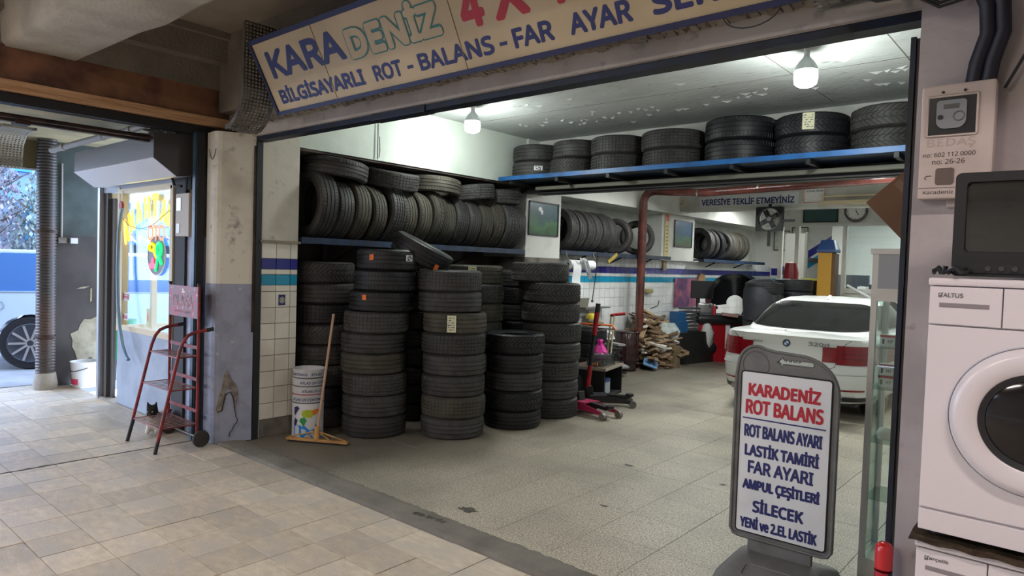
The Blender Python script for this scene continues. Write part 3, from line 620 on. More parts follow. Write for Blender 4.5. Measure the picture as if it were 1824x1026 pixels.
# ================================================================ LONG SHOP SIGN
sg = thing('shop_sign', 'long tilted cream shop sign with navy and red lettering above the opening', 'sign', (-5.08, 2.955, 2.86), rot=(math.atan2(.25, .47), 0, 0))
SW, SH = 4.15, .535
mk('board', B().bb(0, SW, 0, .03, 0, SH), CAN, sg)
f = B(); f.bb(-.02, SW+.02, -.012, .06, -.022, .006); f.bb(-.02, SW+.02, -.012, .06, SH-.006, SH+.03); f.bb(-.022, .008, -.012, .06, -.02, SH+.02); f.bb(SW-.008, SW+.02, -.012, .06, -.02, SH+.02)
mk('frame', f, mat('sign_frame_navy', (.012, .016, .07), .5), sg)
for q in (.80, 2.13): mk('panel_seam', B().bb(q, q+.004, -.003, 0, 0, SH), mat('seam_brown', (.25, .18, .1), .8), sg)
text(sg, 'KARA', .125, .25, .95, .205, INK, bold=.075)
text(sg, 'DENİZ', 1.115, .225, .92, .255, INKG, bold=.135)
text(sg, 'DENİZ', 1.123, .233, .904, .239, CAN, bold=.078, y=-.0016, name='letter_inside')
for ch, a, b_ in (('4', 2.20, 2.38), ('X', 2.45, 2.70), ('4', 2.78, 2.96)): text(sg, ch, a, .22, b_-a, .235, INKR, bold=.075)
for ch, a, b_ in (('BİLGİSAYARLI', .105, 1.175), ('ROT', 1.285, 1.575), ('BALANS', 1.74, 2.38), ('FAR', 2.53, 2.81), ('AYAR', 2.915, 3.29), ('SERVİSİ', 3.40, 4.08)):
    text(sg, ch, a, .055, b_-a, .108 if 'İ' not in ch else .135, INK, bold=.07)
for q in (1.625, 2.425): mk('dash', B().bb(q, q+.055, -.0015, 0, .088, .108), INK, sg)

# ================================================================ TYRES
def tyre_mesh(name, R, W_, rim, ngroove, nb, chev, slot, mats):
    h = R-rim; prof = []
    w = W_/2
    side = [(rim, -.72*w), (rim+.006, -.82*w), (rim+.014, -.84*w), (rim+.018, -.90*w), (rim+.38*h, -.97*w), (rim+.58*h, -1.0*w), (rim+.74*h, -.985*w), (rim+.76*h, -.96*w), (R-.016, -.90*w), (R-.006, -.84*w)]
    prof = [(r, z, 0) for r, z in side]
    tw = .80*w; g = .0045
    cs = [(-tw+2*tw*(k+1)/(ngroove+1)) for k in range(ngroove)]
    edges = [-tw]+[c for cc in cs for c in (cc-g, cc+g)]+[tw]
    for k in range(ngroove+1):
        a, b = edges[2*k], edges[2*k+1]; sh = 1 if k in (0, ngroove) else 2
        crown = lambda z: R-.006*(z/w)**2*1.2
        if k > 0: prof.append((crown(a)-.009, a-.001, 0))
        prof += [(crown(a), a, sh), (crown((a+b)/2), (a+b)/2, sh), (crown(b), b, sh)]
        if k < ngroove: prof.append((crown(b)-.009, b+.001, 0))
    prof += [(r, -z, 0) for r, z in reversed(side)]
    prof += [(rim+.01, .66*w, 0), (R-.03, .78*w, 0), (R-.02, .4*w, 0), (R-.02, -.4*w, 0), (R-.03, -.78*w, 0), (rim+.01, -.66*w, 0)]
    m = len(prof); N = nb*4; V = []; fr = (0, .66, .74, .94)
    for i in range(N):
        q, j = divmod(i, 4); a0 = 2*PI*(q+fr[j])/nb
        for r, z, sh in prof:
            a = a0
            if sh: a += chev*abs(z)/w if chev > 0 else 0; rr = r-(slot if (j >= 2 and (sh == 1 or slot > .0035)) else 0)
            else: rr = r
            V.append((rr*math.cos(a), rr*math.sin(a), z+w))
    F = []
    for i in range(N):
        k2 = (i+1) % N
        for k in range(m):
            l = (k+1) % m; F.append((i*m+k, k2*m+k, k2*m+l, i*m+l))
    me = bpy.data.meshes.new(name); me.from_pydata(V, [], F); me.update()
    me.materials.append(mats)
    for p in me.polygons: p.use_smooth = True
    me.set_sharp_from_angle(angle=math.radians(40)); return me
T = {}
for mi in range(3):
    T['rib', mi] = tyre_mesh('tyre', .315, .20, .205, 3, 60, 0, .003, RUB[mi])
    T['rib4', mi] = tyre_mesh('tyre', .318, .205, .215, 4, 52, 0, .004, RUB[mi])
    T['win', mi] = tyre_mesh('tyre', .325, .215, .205, 2, 44, .35, .006, RUB[mi])
TR = {'rib': (.315, .20), 'rib4': (.318, .205), 'win': (.325, .215)}
def tyre(kind, mi, loc, rot, label, group, sc=1.0, zs=None):
    o = mk('tyre', T[kind, mi], None, None, False, label, 'tyre', group, loc=loc)
    o.rotation_mode = 'XYZ'; o.rotation_euler = rot; o.scale = (sc, sc, zs or sc); return o
ORD = ['bottom', 'second from the bottom', 'third from the bottom', 'fourth from the bottom', 'fifth from the bottom', 'sixth from the bottom', 'seventh from the bottom', 'eighth from the bottom', 'ninth from the bottom']
def stack(x, y, n, kinds, mis, where, group, sc=1., jit=.02, offs=None, z0=0.0, zs=None):
    z = z0; out = []
    for k in range(n):
        kd = kinds[k % len(kinds)]; mi = mis[k % len(mis)]
        o = offs[k] if offs and k < len(offs) else (rnd.uniform(-jit, jit), rnd.uniform(-jit, jit))
        pos = 'topmost' if k == n-1 else ORD[k]
        out.append(tyre(kd, mi, (x+o[0], y+o[1], z), (0, 0, rnd.uniform(0, 6)), f'tyre {pos}, {where}', group, sc, zs))
        z += TR[kd][1]*(zs or sc)+.001
    return out, z
def label_on(ty, w, h, m, dirang, zc, name='price_label', lab='white price label', tilt=0, R=None):
    # dirang = world direction angle (about z) at which the label sits on the tread of a lying tyre
    a = dirang-ty.rotation_euler.z; R = R or .322
    b = B(); P = []
    for k in range(5):
        u = (k/4-.5)*w/R
        P.append([Vector((math.cos(u)*R, math.sin(u)*R, zc-h/2+tilt*math.sin(u)*R)), Vector((math.cos(u)*R, math.sin(u)*R, zc+h/2+tilt*math.sin(u)*R))])
    b.grid(P); b.xf(Matrix.Rotation(a, 4, 'Z'))
    o = mk(name, b, m, ty, label=lab)
    if 'price' in name:
        sc_ = B()
        for q in range(4):
            for k in range(6):
                u = (rnd.uniform(-.35, .35))*w/R; zz = zc-h*.35+h*.7*k/5
                sc_.box((math.cos(u)*(R+.001), math.sin(u)*(R+.001), zz), (.001, rnd.uniform(.008, .02), .006), (rnd.uniform(-.8, .8), 0, u))
        sc_.xf(Matrix.Rotation(a, 4, 'Z')); mk('handwriting', sc_, INK, o)
    return o
FLOORG = 'tyre stacks standing on the shop floor'
view = lambda x, y: math.atan2(-y, -x)
# S1 far left stack in the recess
stack(-6.08, 4.08, 8, ['rib', 'win', 'rib4'], [0, 1, 0, 0], 'leftmost dark stack behind the paint tins', FLOORG, 1.0, .02)
stack(-6.28, 4.82, 8, ['rib', 'rib4'], [1, 0], 'recess stack behind the orange-stickered one', FLOORG, 1.0, .02)
# S2 with orange stickers
s2, z2 = stack(-5.38, 4.22, 6, ['rib', 'rib', 'rib4'], [0, 0, 0, 2], 'stack under the orange-stickered tyres', FLOORG, .99, .0, [(0, 0), (.0, 0), (-.02, .01), (-.04, .0), (-.03, -.01), (0, .0)])
z = z2; so_ = []
for k, (dx, dy) in enumerate(((.03, .03), (.07, .05), (.10, .06))):
    o = tyre('rib', 1, (-5.38+dx, 4.22+dy, z), (0, 0, k), f'new black tyre, {["lowest of three, orange sticker", "middle of three, no sticker", "topmost, orange and white stickers"][k]}, left front stack', FLOORG, .99); z += .20; so_.append(o)
v0 = view(-5.3, 4.25)
label_on(so_[0], .045, .05, ORANGE, v0-.52, .14, 'sticker', 'small orange sticker'); label_on(so_[2], .045, .055, ORANGE, v0-.55, .12, 'sticker', 'tilted orange sticker', .15); label_on(so_[2], .075, .06, PAPER, v0+.62, .12, 'price_label')
# S3 centre front
s3, z3 = stack(-4.83, 4.76, 8, ['rib', 'rib4', 'rib'], [0, 2, 0, 0], 'the tall centre stack nearest the camera', FLOORG, 1.0, 0, [(0, 0), (.01, .0), (0, 0), (.0, .01), (-.01, 0), (.0, 0), (-.05, -.03), (-.055, -.035)])
label_on(s3[5], .085, .16, YPAPER, view(-4.83, 4.76)-.1, .10)
# S4 behind S3
s4, z4 = stack(-5.33, 5.55, 8, ['rib4', 'rib'], [0, 2], 'stack half hidden behind the centre one', FLOORG, 1.0, .02, zs=1.03)
label_on(s4[7], .09, .15, YPAPER, view(-5.33, 5.55)-.1, .11)
stack(-5.66, 5.0, 8, ['rib', 'win'], [1, 1], 'black stack in the gap left of centre stack', FLOORG, .94, .005)
# S5
stack(-4.66, 5.49, 5, ['rib', 'win', 'rib'], [1, 1, 0], 'the short open stack right of the centre stack', FLOORG, .95, .01)
# S6
stack(-4.74, 6.22, 8, ['rib4', 'rib', 'rib4', 'rib', 'win', 'win', 'win', 'win'], [0, 0, 0, 0, 0], 'the tall stack beside the trolley jacks', FLOORG, 1.03, 0, [(0, 0), (0, 0), (.0, 0), (.02, .0), (0, .01), (-.02, 0), (-.02, 0), (-.16, -.04)])
stack(-5.42, 6.45, 8, ['rib4', 'rib'], [1, 0], 'the dark stack behind the tall jack-side stack', FLOORG, 1.0, .01)
# S7
stack(-5.62, 8.30, 4, ['rib'], [1, 0, 1, 1], 'low stack under the orange saw', FLOORG, .80, .01, zs=1.0)
# back tyre stacks near the lift
stack(-4.03, 12.15, 8, ['rib', 'rib4'], [1], 'wide stack beside the yellow lift column', FLOORG, .98, .01)
stack(-4.28, 11.48, 8, ['rib'], [0, 1], 'stack under the black jacket at the back', FLOORG, .98, .02, zs=.95)
stack(-4.74, 12.72, 8, ['rib'], [1], 'rear stack between balancer hood and jacket', FLOORG, .98, .02, zs=.93)
# leaning tyre on the stacks
lt = tyre('rib', 1, (0, 0, 0), (0, 0, 0), 'new black tyre leaning across the two front stacks', FLOORG, .99)
dv = Vector((-5.12, 4.62, 0)).normalized()
lt.matrix_world = Matrix.Translation((-5.16, 4.60, z3+.16)) @ Matrix.Rotation(math.radians(26), 4, dv) @ Matrix.Rotation(math.radians(4), 4, Vector((dv.y, -dv.x, 0))) @ Matrix.Translation((0, 0, -.1)) @ Matrix.Scale(.99, 4)
label_on(lt, .05, .06, ORANGE, view(-5.12, 4.62)+.55, .05, 'sticker', 'orange diamond sticker')
# --- recess A upright row on the blue shelf
ZS = 1.885
yy = 3.80; n = 15
CNT = ['first', 'second', 'third', 'fourth', 'fifth', 'sixth', 'seventh', 'eighth', 'ninth', 'tenth', 'eleventh', 'twelfth', 'thirteenth', 'fourteenth', 'fifteenth']
for k in range(n):
    kd = ['rib', 'rib', 'rib', 'rib', 'rib4', 'rib', 'rib', 'win', 'rib', 'rib4', 'rib', 'rib', 'win', 'win', 'rib4'][k]; mi = [0, 0, 2, 2, 0, 2, 2, 2, 2, 0, 0, 2, 2, 0, 0][k]
    sc = [1.10, .98, 1.0, .96, 1.06, .98, .98, 1.02, .94, .96, .96, .96, 1.0, 1.0, 1.0][k]
    r = TR[kd][0]*sc; lean = rnd.uniform(.02, .10); wz = TR[kd][1]*sc
    # axis along Y: rotate about X by -90deg
    tyre(kd, mi, (-6.06+rnd.uniform(-.02, .02), yy, ZS+r+.006), (-PI/2-lean, 0, rnd.uniform(-.06, .06)), f'upright tyre, {CNT[k]} from the left on the long dark blue shelf', 'upright tyres on the long wall shelf', sc, sc*.95)
    yy += (.206 if k else .235)+(.012 if k in (1, 3) else 0)
# upper row lying tilted
for k, (y, z_, rx, ry, sc) in enumerate(((4.15, 2.515, -.10, .04, 1.04), (4.86, 2.505, .16, .12, 1.0), (5.52, 2.49, .02, .06, 1.02), (6.16, 2.475, -.12, .03, .98), (6.69, 2.475, -.03, .02, .92))):
    tyre('rib4' if k % 2 else 'rib', [0, 0, 2, 0, 0][k], (-6.03, y, z_), (rx, ry, k), f'black tyre lying flat on the upright row, {CNT[k]} from the left under the soffit', 'tyres lying on top of the upright row', sc, .92)
# recess B row
yy = 8.02
for k in range(6):
    tyre('rib' if k % 2 else 'rib4', 0, (-6.12, yy, 1.915+.322), (-PI/2-.05, 0, .02*k), f'black tyre, {CNT[k]} of six upright on the shelf right of the landscape picture', 'six upright tyres on the second wall shelf', 1.0, .98); yy += .212
for k, (x, y, a) in enumerate(((-6.12, 9.62, .25), (-5.98, 10.14, .5), (-6.075, 10.32, .5))):
    tyre('rib', [0, 0, 1][k], (x, y, 1.915+.30), (-PI/2, 0, a), ['black tyre just left of the brown pipe', 'black tyre showing its hollow right of the brown pipe', 'black tyre behind the hollow one by the calendar'][k], 'three turned tyres behind the brown pipe', .93)
yy = 12.75
for k in range(7):
    tyre('rib', [0, 0, 1, 0, 2, 2, 2][k], (-6.15, yy, 1.915+.322), (-PI/2-.04, 0, rnd.uniform(-.1, .15)), f'dusty tyre, {CNT[k]} from the left on the far shelf above the balancer', 'upright tyres on the far wall shelf', 1.0); yy += [.24, .30, .42, .22, .30, .30, 0][k]
# --- shelves
def shelf(label, y0, y1, x0, x1, z, m, brk, angle=True, hide=None):
    t = thing('wall_shelf', label, 'shelf', (x0, y0, z))
    mk('board', B().bb(0, x1-x0, 0, y1-y0, -.02, 0), m, t); mk('front_angle', B().bb(x1-x0-.004, x1-x0+.012, 0, y1-y0, -.05, .012), m, t)
    for y in brk:
        b = B(); b.tube([(.0, y-y0, -.3), (x1-x0-.05, y-y0, -.03)], .013, 6); b.bb(-.0, .03, y-y0-.015, y-y0+.015, -.35, 0); mk('bracket', b, m, t)
    return t
shelf('long dark blue wall shelf carrying the upright tyres', 3.66, 7.02, -6.6, -5.85, ZS, DBLUE, (4.4, 5.3, 6.2))
shelf('second wall shelf with six tyres above the towel roll', 7.82, 11.10, -6.5, -5.85, 1.91, mat('shelf_grey_blue', (.03, .045, .075), .4, c2=(.015, .02, .035), sc=5), (8.6, 9.6, 10.6))
shelf('far wall shelf of dusty tyres above the wheel balancer', 12.45, 15.6, -6.5, -5.85, 1.91, DBLUE, (13.2, 14.6))
# hanging rod of long shelf & hooks
mk('hanging_chain', B().tube([(-5.86, 4.55, 3.3), (-5.855, 4.552, 3.0), (-5.85, 4.55, 2.76)], .006, 6).tube([(-5.845, 4.565, 3.0), (-5.84, 4.57, 2.85), (-5.845, 4.565, 2.78)], .005, 6), GALV, None, 60, 'thin rusty rod hanging on the greenish white wall', 'rod')
# cross shelf over the opening
t = thing('cross_shelf', 'bright blue steel shelf spanning the shop under the ceiling', 'shelf', (0, 0, 2.78))
mk('deck', B().bb(-5.84, .28, 6.50, 7.25, -.03, 0), DBLUE, t); mk('front_lip', B().bb(-5.87, .28, 6.485, 6.50, -.028, .022), BLUE, t, label='bright blue front lip')
for k in range(9): mk('cross_bar', B().bb(-5.7+.72*k, -5.66+.72*k, 6.5, 7.1, -.075, -.03), BLK, t)
mk('rear_rail', B().bb(-5.5, .28, 6.78, 6.84, -.13, -.09), mat('pale_rail', (.20, .20, .16), .6), t); mk('under_rail', B().bb(-5.85, .28, 6.9, 6.97, -.15, -.08), BLK, t)
for k, (cx, D) in enumerate(((-5.535, .66), (-4.94, .63), (-4.32, .66), (-3.62, .71), (-2.88, .71), (-2.18, .67), (-1.48, .70))):
    for q in range(2):
        kd = 'win' if k in (5, 6) or (k == 1 and q == 0) else ('rib4' if k in (2, 3) else 'rib'); sc = D/2/TR[kd][0]
        dx = -.02 if (q == 1 and k == 3) else (.05 if (q == 1 and k == 1) else rnd.uniform(-.01, .02)); zs = .205/TR[kd][1] if k != 4 else .23/TR[kd][1]
        o = tyre(kd, 1 if k in (4, 5) else 0, (cx+dx, 6.53+D/2, 2.781+q*(zs*TR[kd][1]+.001)), (0, 0, k+q), f'{["lower", "upper"][q]} tyre of the {CNT[k]} pair from the left on the bright blue shelf', 'tyre pairs on the bright blue cross shelf', sc, zs)
        if (k, q) == (0, 0): label_on(o, .10, .055, PAPER, view(cx, 6.8)+.0, .11, R=.318)
        if (k, q) == (5, 1): label_on(o, .10, .16, YPAPER, view(cx, 6.8)-.1, .12, R=.328)
mk('black_curtain', B().grid([[Vector((-3.6+3.85*k/60, 6.95+.02*math.sin(k*1.3), 2.72-.07*j-(.012*math.sin(k*.9) if j else 0))) for j in (0, 1)] for k in range(61)]), mat('black_plastic_sheet', (.01, .01, .012), .35), None, 60, 'black plastic sheet sagging under the bright blue shelf', 'sheet')

# ================================================================ bulbs
def bulb(x, y, lab):
    t = thing('light_bulb', lab, 'light bulb', (x, y, ZC))
    mk('socket', B().cyl((0, 0, -.0), (0, 0, -.05), .022), WHITE, t)
    mk('neck', B().lathe([(0, -.045), (.02, -.05), (.024, -.07), (.055, -.105), (.078, -.145), (.08, -.17), (0, -.17)], n=28), mat('bulb_neck', (.55, .6, .6), .3), t, 60)
    mk('diffuser', B().lathe([(0, -.17), (.082, -.17), (.085, -.22), (.078, -.265), (.05, -.285), (0, -.29)], n=28), mat('bulb_lit', (.92, 1, .97), .4, emit=9), t, 60)
    ld = bpy.data.lights.new('bulb_light', 'POINT'); ld.energy = LAMP_BULB; ld.color = (.94, 1, .95); ld.shadow_soft_size = .09
    lo = bpy.data.objects.new('bulb_light', ld); COL.objects.link(lo); lo.parent = t; lo.location = (0, 0, -.35)
bulb(-5.24+.1, 5.24, 'lit bulb on the ceiling near the greenish left wall'); bulb(-1.73, 5.27, 'large lit bulb at the right end of the ceiling')
# fluorescent tubes at the back
for k, (x, y, z_) in enumerate(((-4.3, 9.0, 3.05), (-1.8, 9.6, 3.05), (-4.9, 13.6, 3.05), (-2.4, 14.8, 3.05))):
    t = thing('ceiling_tube_lamp', ['white tube lamp behind the cross shelf on the left', 'white tube lamp above the car', 'white tube lamp before the back wall', 'white tube lamp in the glazed office'][k], 'lamp', (x, y, z_))
    mk('tube', B().cyl((-.6, 0, -.03), (.6, 0, -.03), .014), mat('tube_cool', (.95, 1, .98), .4, emit=10), t); mk('housing', B().bb(-.62, .62, -.03, .03, -.01, .05), WHITE, t)
    ld = bpy.data.lights.new('tube_light', 'AREA'); ld.shape = 'RECTANGLE'; ld.size = 1.2; ld.size_y = .06; ld.energy = LAMP_TUBE; ld.color = (.97, 1, .96)
    lo = bpy.data.objects.new('tube_light', ld); COL.objects.link(lo); lo.parent = t; lo.location = (0, 0, -.06)
# unseen fill tubes added to brighten and warm the arcade
for k, (x, y, z_) in enumerate(((-2.2, -1.6, 3.6), (-5.6, -1.8, 3.6), (.9, 1.0, 3.6))):
    t = thing('arcade_fill_tube', ['added unseen fill tube behind the viewer', 'added unseen fill tube further left behind the viewer', 'added unseen fill tube over the washing machines'][k], 'lamp', (x, y, z_))
    mk('tube', B().cyl((-.6, 0, -.03), (.6, 0, -.03), .014), mat('tube_arcade_fill', (1, .93, .85), .4, emit=10), t); mk('housing', B().bb(-.62, .62, -.03, .03, -.01, .07), WHITE, t)
    ld = bpy.data.lights.new('arcade_fill_light', 'AREA'); ld.shape = 'RECTANGLE'; ld.size = 1.2; ld.size_y = .1; ld.energy = FILL_ARCADE*(.5 if k == 2 else 1); ld.color = (1, .86, .84) if k == 2 else (1, .90, .80)
    lo = bpy.data.objects.new('arcade_fill_light', ld); COL.objects.link(lo); lo.parent = t; lo.location = (0, 0, -.06)

# ================================================================ CAR (rear view)
def car(loc, label, Wd=.90, H=1.40, L=3.98, paint=CARP, rz=0, name='car', full=True):
    t = thing(name, label, 'car', loc, rz)
    LV = [(.20, .14, .80, L-.12), (.24, .06, .86, L-.05), (.40, .015, .885, L), (.58, .0, .90, L), (.64, .03, .90, L-.02), (.78, .05, .90, L-.04), (.88, .06, .885, L-.10), (.93, .045, .865, L-.2), (.955, .035, .84, L-.4), (.965, .06, .81, L-.6)]
    def lvl(z):
        for a, b in zip(LV, LV[1:]):
            if z <= b[0]:
                f = max(0, (z-a[0])/(b[0]-a[0])); return [a[i]+(b[i]-a[i])*f for i in range(4)]
        return LV[-1]
    k_ = Wd/.90
    def pt(z, th, off=0, e=6.5, fn=lvl):
        _, y0, w, y1 = fn(z); w *= k_; cy = (y0+y1)/2; hl = (y1-y0)/2
        c, s_ = math.cos(th), math.sin(th)
        x = math.copysign(abs(c)**(2/e), c)*w; y = cy+math.copysign(abs(s_)**(2/e), s_)*hl
        bow = .10*(x/w)**2 if s_ < 0 else .25*(x/w)**2*-1
        y += bow*(1 if s_ < -.5 else 0)*min(1, (-s_-.5)*2) if s_ < 0 else 0
        n = Vector((c/w*.9, s_/1.2, 0)).normalized() if abs(s_) < .999 else Vector((0, math.copysign(1, s_), 0))
        return Vector((x, y, z))+n*off
    NT = 96
    def thetas():
        # denser at corners
        out = []
        for i in range(NT): out.append(2*PI*i/NT)
        return out
    b = B(); rings = [[pt(z[0], th) for th in thetas()] for z in LV]
    # deck: shrink to centre line
    top = rings[-1]
    for f_, dz in ((.8, .012), (.5, .022), (.2, .027)):
        rings.append([Vector((v.x*f_, L/2+(v.y-L/2)*(1-(1-f_)*.12), v.z+dz)) for v in top])
    b.grid(rings, True)
    # wheel arches are dark insets built as separate parts
    mk('body', b, paint, t, 50)
    GV = [(.95, .42, .79, 3.2), (1.03, .58, .765, 3.0), (1.15, .86, .715, 2.75), (1.26, 1.15, .655, 2.5), (1.325, 1.38, .61, 2.35), (1.365, 1.62, .54, 2.2), (1.385, 1.9, .40, 2.1)]
    sc_ = (H-.95)/(1.40-.95)
    GV = [(.95+(a-.95)*sc_, b_, c, d) for a, b_, c, d in GV]
    def gl(z):
        for a, b_ in zip(GV, GV[1:]):
            if z <= b_[0]:
                f = max(0, (z-a[0])/(b_[0]-a[0])); return [a[i]+(b_[i]-a[i])*f for i in range(4)]
        return GV[-1]
    def gp(z, th, off=0):
        v = pt(z, th, 0, 4.5, gl); n = Vector((math.cos(th), math.sin(th), .6)).normalized(); return v+n*off
    b = B(); gr = [[gp(z[0], th) for th in thetas()] for z in GV]
    gr.append([Vector((v.x*.3, 2.0+(v.y-2.0)*.3, v.z+.01)) for v in gr[-1]]); b.grid(gr, True)
    mk('cabin', b, paint, t, 50)
    def patch(fn, th0, th1, z0f, z1f, off, n=20, m=6):
        P = []
        for j in range(m+1):
            row = []
            for i in range(n+1):
                th = th0+(th1-th0)*i/n; u = i/n
                z0 = z0f(u) if callable(z0f) else z0f; z1 = z1f(u) if callable(z1f) else z1f
                row.append(fn(z0+(z1-z0)*j/m, th, off))
            P.append(row)
        return B().grid(P)
    zt = GV[4][0]
    mk('rear_window', patch(gp, -PI/2-1.02, -PI/2+1.02, lambda u: GV[1][0]-.02+.03*(2*u-1)**2, lambda u: zt-.005-.05*(2*u-1)**4, .014, 40, 12), CARG, t, 60)
    for sg_ in (0, 1):
        a0, a1 = (-.42, .55) if sg_ else (PI-.55, PI+.42)
        mk('side_window', patch(gp, a0, a1, GV[1][0], zt-.02, .012, 20, 6), CARG, t, 60)
    # tail lamps: outer and inner halves
    th_of = lambda x: -PI/2+math.asin(max(-1, min(1, math.copysign((abs(x))**(6.5/2), x))))
    for sg_ in (-1, 1):
        A = sorted([th_of(.60*sg_), th_of(.999*sg_)+(.35*sg_)])
        tl = mk('tail_lamp', patch(pt, A[0], A[1], .67, .885, .012, 24, 6), TAIL, t, 60)
        A2 = sorted([th_of(.44*sg_), th_of(.60*sg_)])
        mk('lamp_inner', patch(pt, A2[0], A2[1], .69, .86, .014, 10, 4), TAIL, tl, 60)
        for zz in (.735, .79): mk('light_bar', patch(pt, A[0], A[1], zz, zz+.012, .015, 30, 1), TAILD, tl, 60)
        A3 = sorted([th_of(.66*sg_), th_of(.90*sg_)])
        mk('reflector', patch(pt, A3[0], A3[1], .37, .388, .012, 12, 1), TAIL, t, 60)
    if full:
        sm = B()
        for k in range(1): sm.tube([pt(.955, th_of(-.85+1.7*i/30), .006) for i in range(31)], .004, 6)
        mk('boot_lip', sm, paint, t, 60)
        shut = mat('shut_line', (.05, .05, .05), .7)
        for sg_ in (-1, 1):
            b = B(); b.tube([pt(z, th_of(x*sg_), .002) for z, x in ((.955, .80), (.90, .70), (.84, .62), (.72, .60), (.64, .585), (.60, .50), (.585, .3), (.58, 0))], .0035, 6); mk('shut_line', b, shut, t)
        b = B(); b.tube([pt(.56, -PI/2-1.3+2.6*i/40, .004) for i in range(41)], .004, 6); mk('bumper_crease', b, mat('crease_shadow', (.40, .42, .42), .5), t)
        mk('lower_bumper', patch(pt, -PI/2-1.2, -PI/2+1.2, .20, .30, .008, 40, 2), BLK, t, 60)
        # roundel
        ry = pt(.865, -PI/2).y-.012
        rd = thing('emblem', None, None, (0, ry, .868)); rd.parent = t
        mk('emblem_ring', B().cyl((0, .006, 0), (0, -.004, 0), .044, None, 28), mat('emblem_dark', (.03, .04, .06), .3), rd, label='round emblem')
        for q in range(4):
            pts = [(0, 0)]+[(.028*math.cos(q*PI/2+k*PI/12), .028*math.sin(q*PI/2+k*PI/12)) for k in range(7)]
            mk('emblem_quarter', B().prism(pts, -.006, -.004), mat('emblem_blue', (.02, .15, .5), .3) if q % 2 else WHITE, rd)
        text(t, '320d', .25, .86, .23, .048, mat('badge_chrome', (.14, .145, .15), .3, metal=.5), y=ry-.004, bold=.05)
        text(t, 'xDrive', -.41, .85, .13, .028, mat('badge_chrome', (.14, .145, .15), .3, metal=.5), y=ry-.004, bold=.05)
        npl = mk('number_plate', B().bb(-.26, .26, ry-.0-.012, ry+.02, .62, .735, .004), WHITE, t, label='white number plate')
        text(npl, 'DU 0089', -.17, .645, .36, .07, BLK, y=ry-.013, bold=.03)
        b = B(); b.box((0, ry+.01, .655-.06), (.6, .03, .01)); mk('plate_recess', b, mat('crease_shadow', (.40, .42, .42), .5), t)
        f = B(); f.prism([(1.55, 0), (1.72, 0), (1.70, .05)], -.015, .015, Matrix.Translation((0, 0, GV[5][0]+.0)) @ Matrix.Rotation(PI/2, 4, 'Z')); mk('roof_fin', f, paint, t)
        for x in (-.6, .6): b = B(); b.cyl((x, .0, .29), (x, .2, .29), .04, None, 18); mk('exhaust', b, CHROME, t, 60)
    for x in (-.74*k_, .74*k_):
        for y in (.98, L-.85):
            w = mk('wheel', B().lathe([(0, -.10), (.22, -.10), (.30, -.11), (.325, -.08), (.325, .08), (.30, .11), (.22, .10), (.18, .06), (0, .06)], (0, 0, 0), 28, Matrix.Rotation(PI/2, 3, 'Y')), RUB[1], t, 50, loc=(x, y, .325))
            b = B()
            for q in range(10):
                a = q*PI/5; b.box((math.copysign(.105, x), .12*math.cos(a), .12*math.sin(a)), (.012, .20, .018), (a, 0, 0))
            mk('rim_spokes', b, ALU, w)
    b = B(); b.bb(-.7*k_, .7*k_, .3, L-.3, .17, .25); mk('underbody', b, BLK, t)
    return t
car((-2.80, 8.24, 0), 'white saloon car with dark rear window, seen from behind in the shop', .925, 1.40)

# ================================================================ A-SIGN
sgn = thing('pavement_sign', 'grey plastic pavement sign listing tyre services in red and navy', 'sign', (-1.265, 3.78, 0), math.radians(2))
outl = rrect(-.268, .268, .215, 1.27, [.05, .20, .10, .05], 10)
# raised lobe at the upper left
lobe = [(-.16+.10*math.cos(math.radians(a)), 1.175+.115*math.sin(math.radians(a))) for a in range(62, 171, 9)]
outl = [(x, z) for x, z in outl if not (x < -.06 and z > 1.17)]
i0 = max(range(len(outl)), key=lambda i: outl[i][1]-0*outl[i][0] if outl[i][0] < .1 else -9)
# rebuild outline explicitly
outl = [(.218, .215), (.25, .222), (.268, .25), (.268, 1.06)]+[(.068+.20*math.cos(math.radians(a)), 1.06+.20*math.sin(math.radians(a))) for a in range(8, 91, 8)]+[(-.06, 1.268)]+lobe+[(-.268, 1.12), (-.268, .25), (-.25, .222), (-.218, .215)]
arrow = [(-.052, 1.213), (-.018, 1.245), (-.018, 1.231), (.128, 1.231), (.140, 1.226), (.140, 1.209), (.128, 1.204), (-.018, 1.204), (-.018, 1.184)]
me = curve2d([outl, arrow], .022); me.name = 'frame'; me.materials.clear(); me.materials.append(SGREY)
mk('frame', me, None, sgn)
b = B(); b.tube([(x, -.022, z) for x, z in outl], .009, 8, True); mk('rim', b, SGREY, sgn, 60)
b = B(); b.tube([(x, -.022, z) for x, z in arrow], .003, 6, True); mk('arrow_edge', b, SGREY, sgn, 60)
b = B(); b.tube([(-.165+.072*math.cos(a*PI/16), -.022, 1.185+.072*math.sin(a*PI/16)) for a in range(32)], .004, 6, True); mk('round_mould', b, SGREY, sgn, 60)
pn = B(); pn.prism(rrect(-.237, .237, .245, 1.145, .018), -.026, -.018); panel = mk('panel', pn, PANEL, sgn)
mk('panel_bead', B().tube([(x, -.026, z) for x, z in rrect(-.238, .238, .244, 1.146, .018)], .004, 6, True), BLK, sgn)
rows = [('KARADENİZ', .085, .89, .050, .148, INKR), ('ROT BALANS', .06, .925, .170, .262, INKR), ('ROT BALANS AYARI', .055, .925, .325, .405, INK), ('LASTİK TAMİRİ', .07, .90, .432, .522, INK), ('FAR AYARI', .115, .85, .548, .628, INK), ('AMPUL ÇEŞİTLERİ', .06, .925, .652, .748, INK), ('SİLECEK', .19, .765, .775, .868, INK), ('YENİ ve 2.EL LASTİK', .05, .915, .892, .975, INK)]
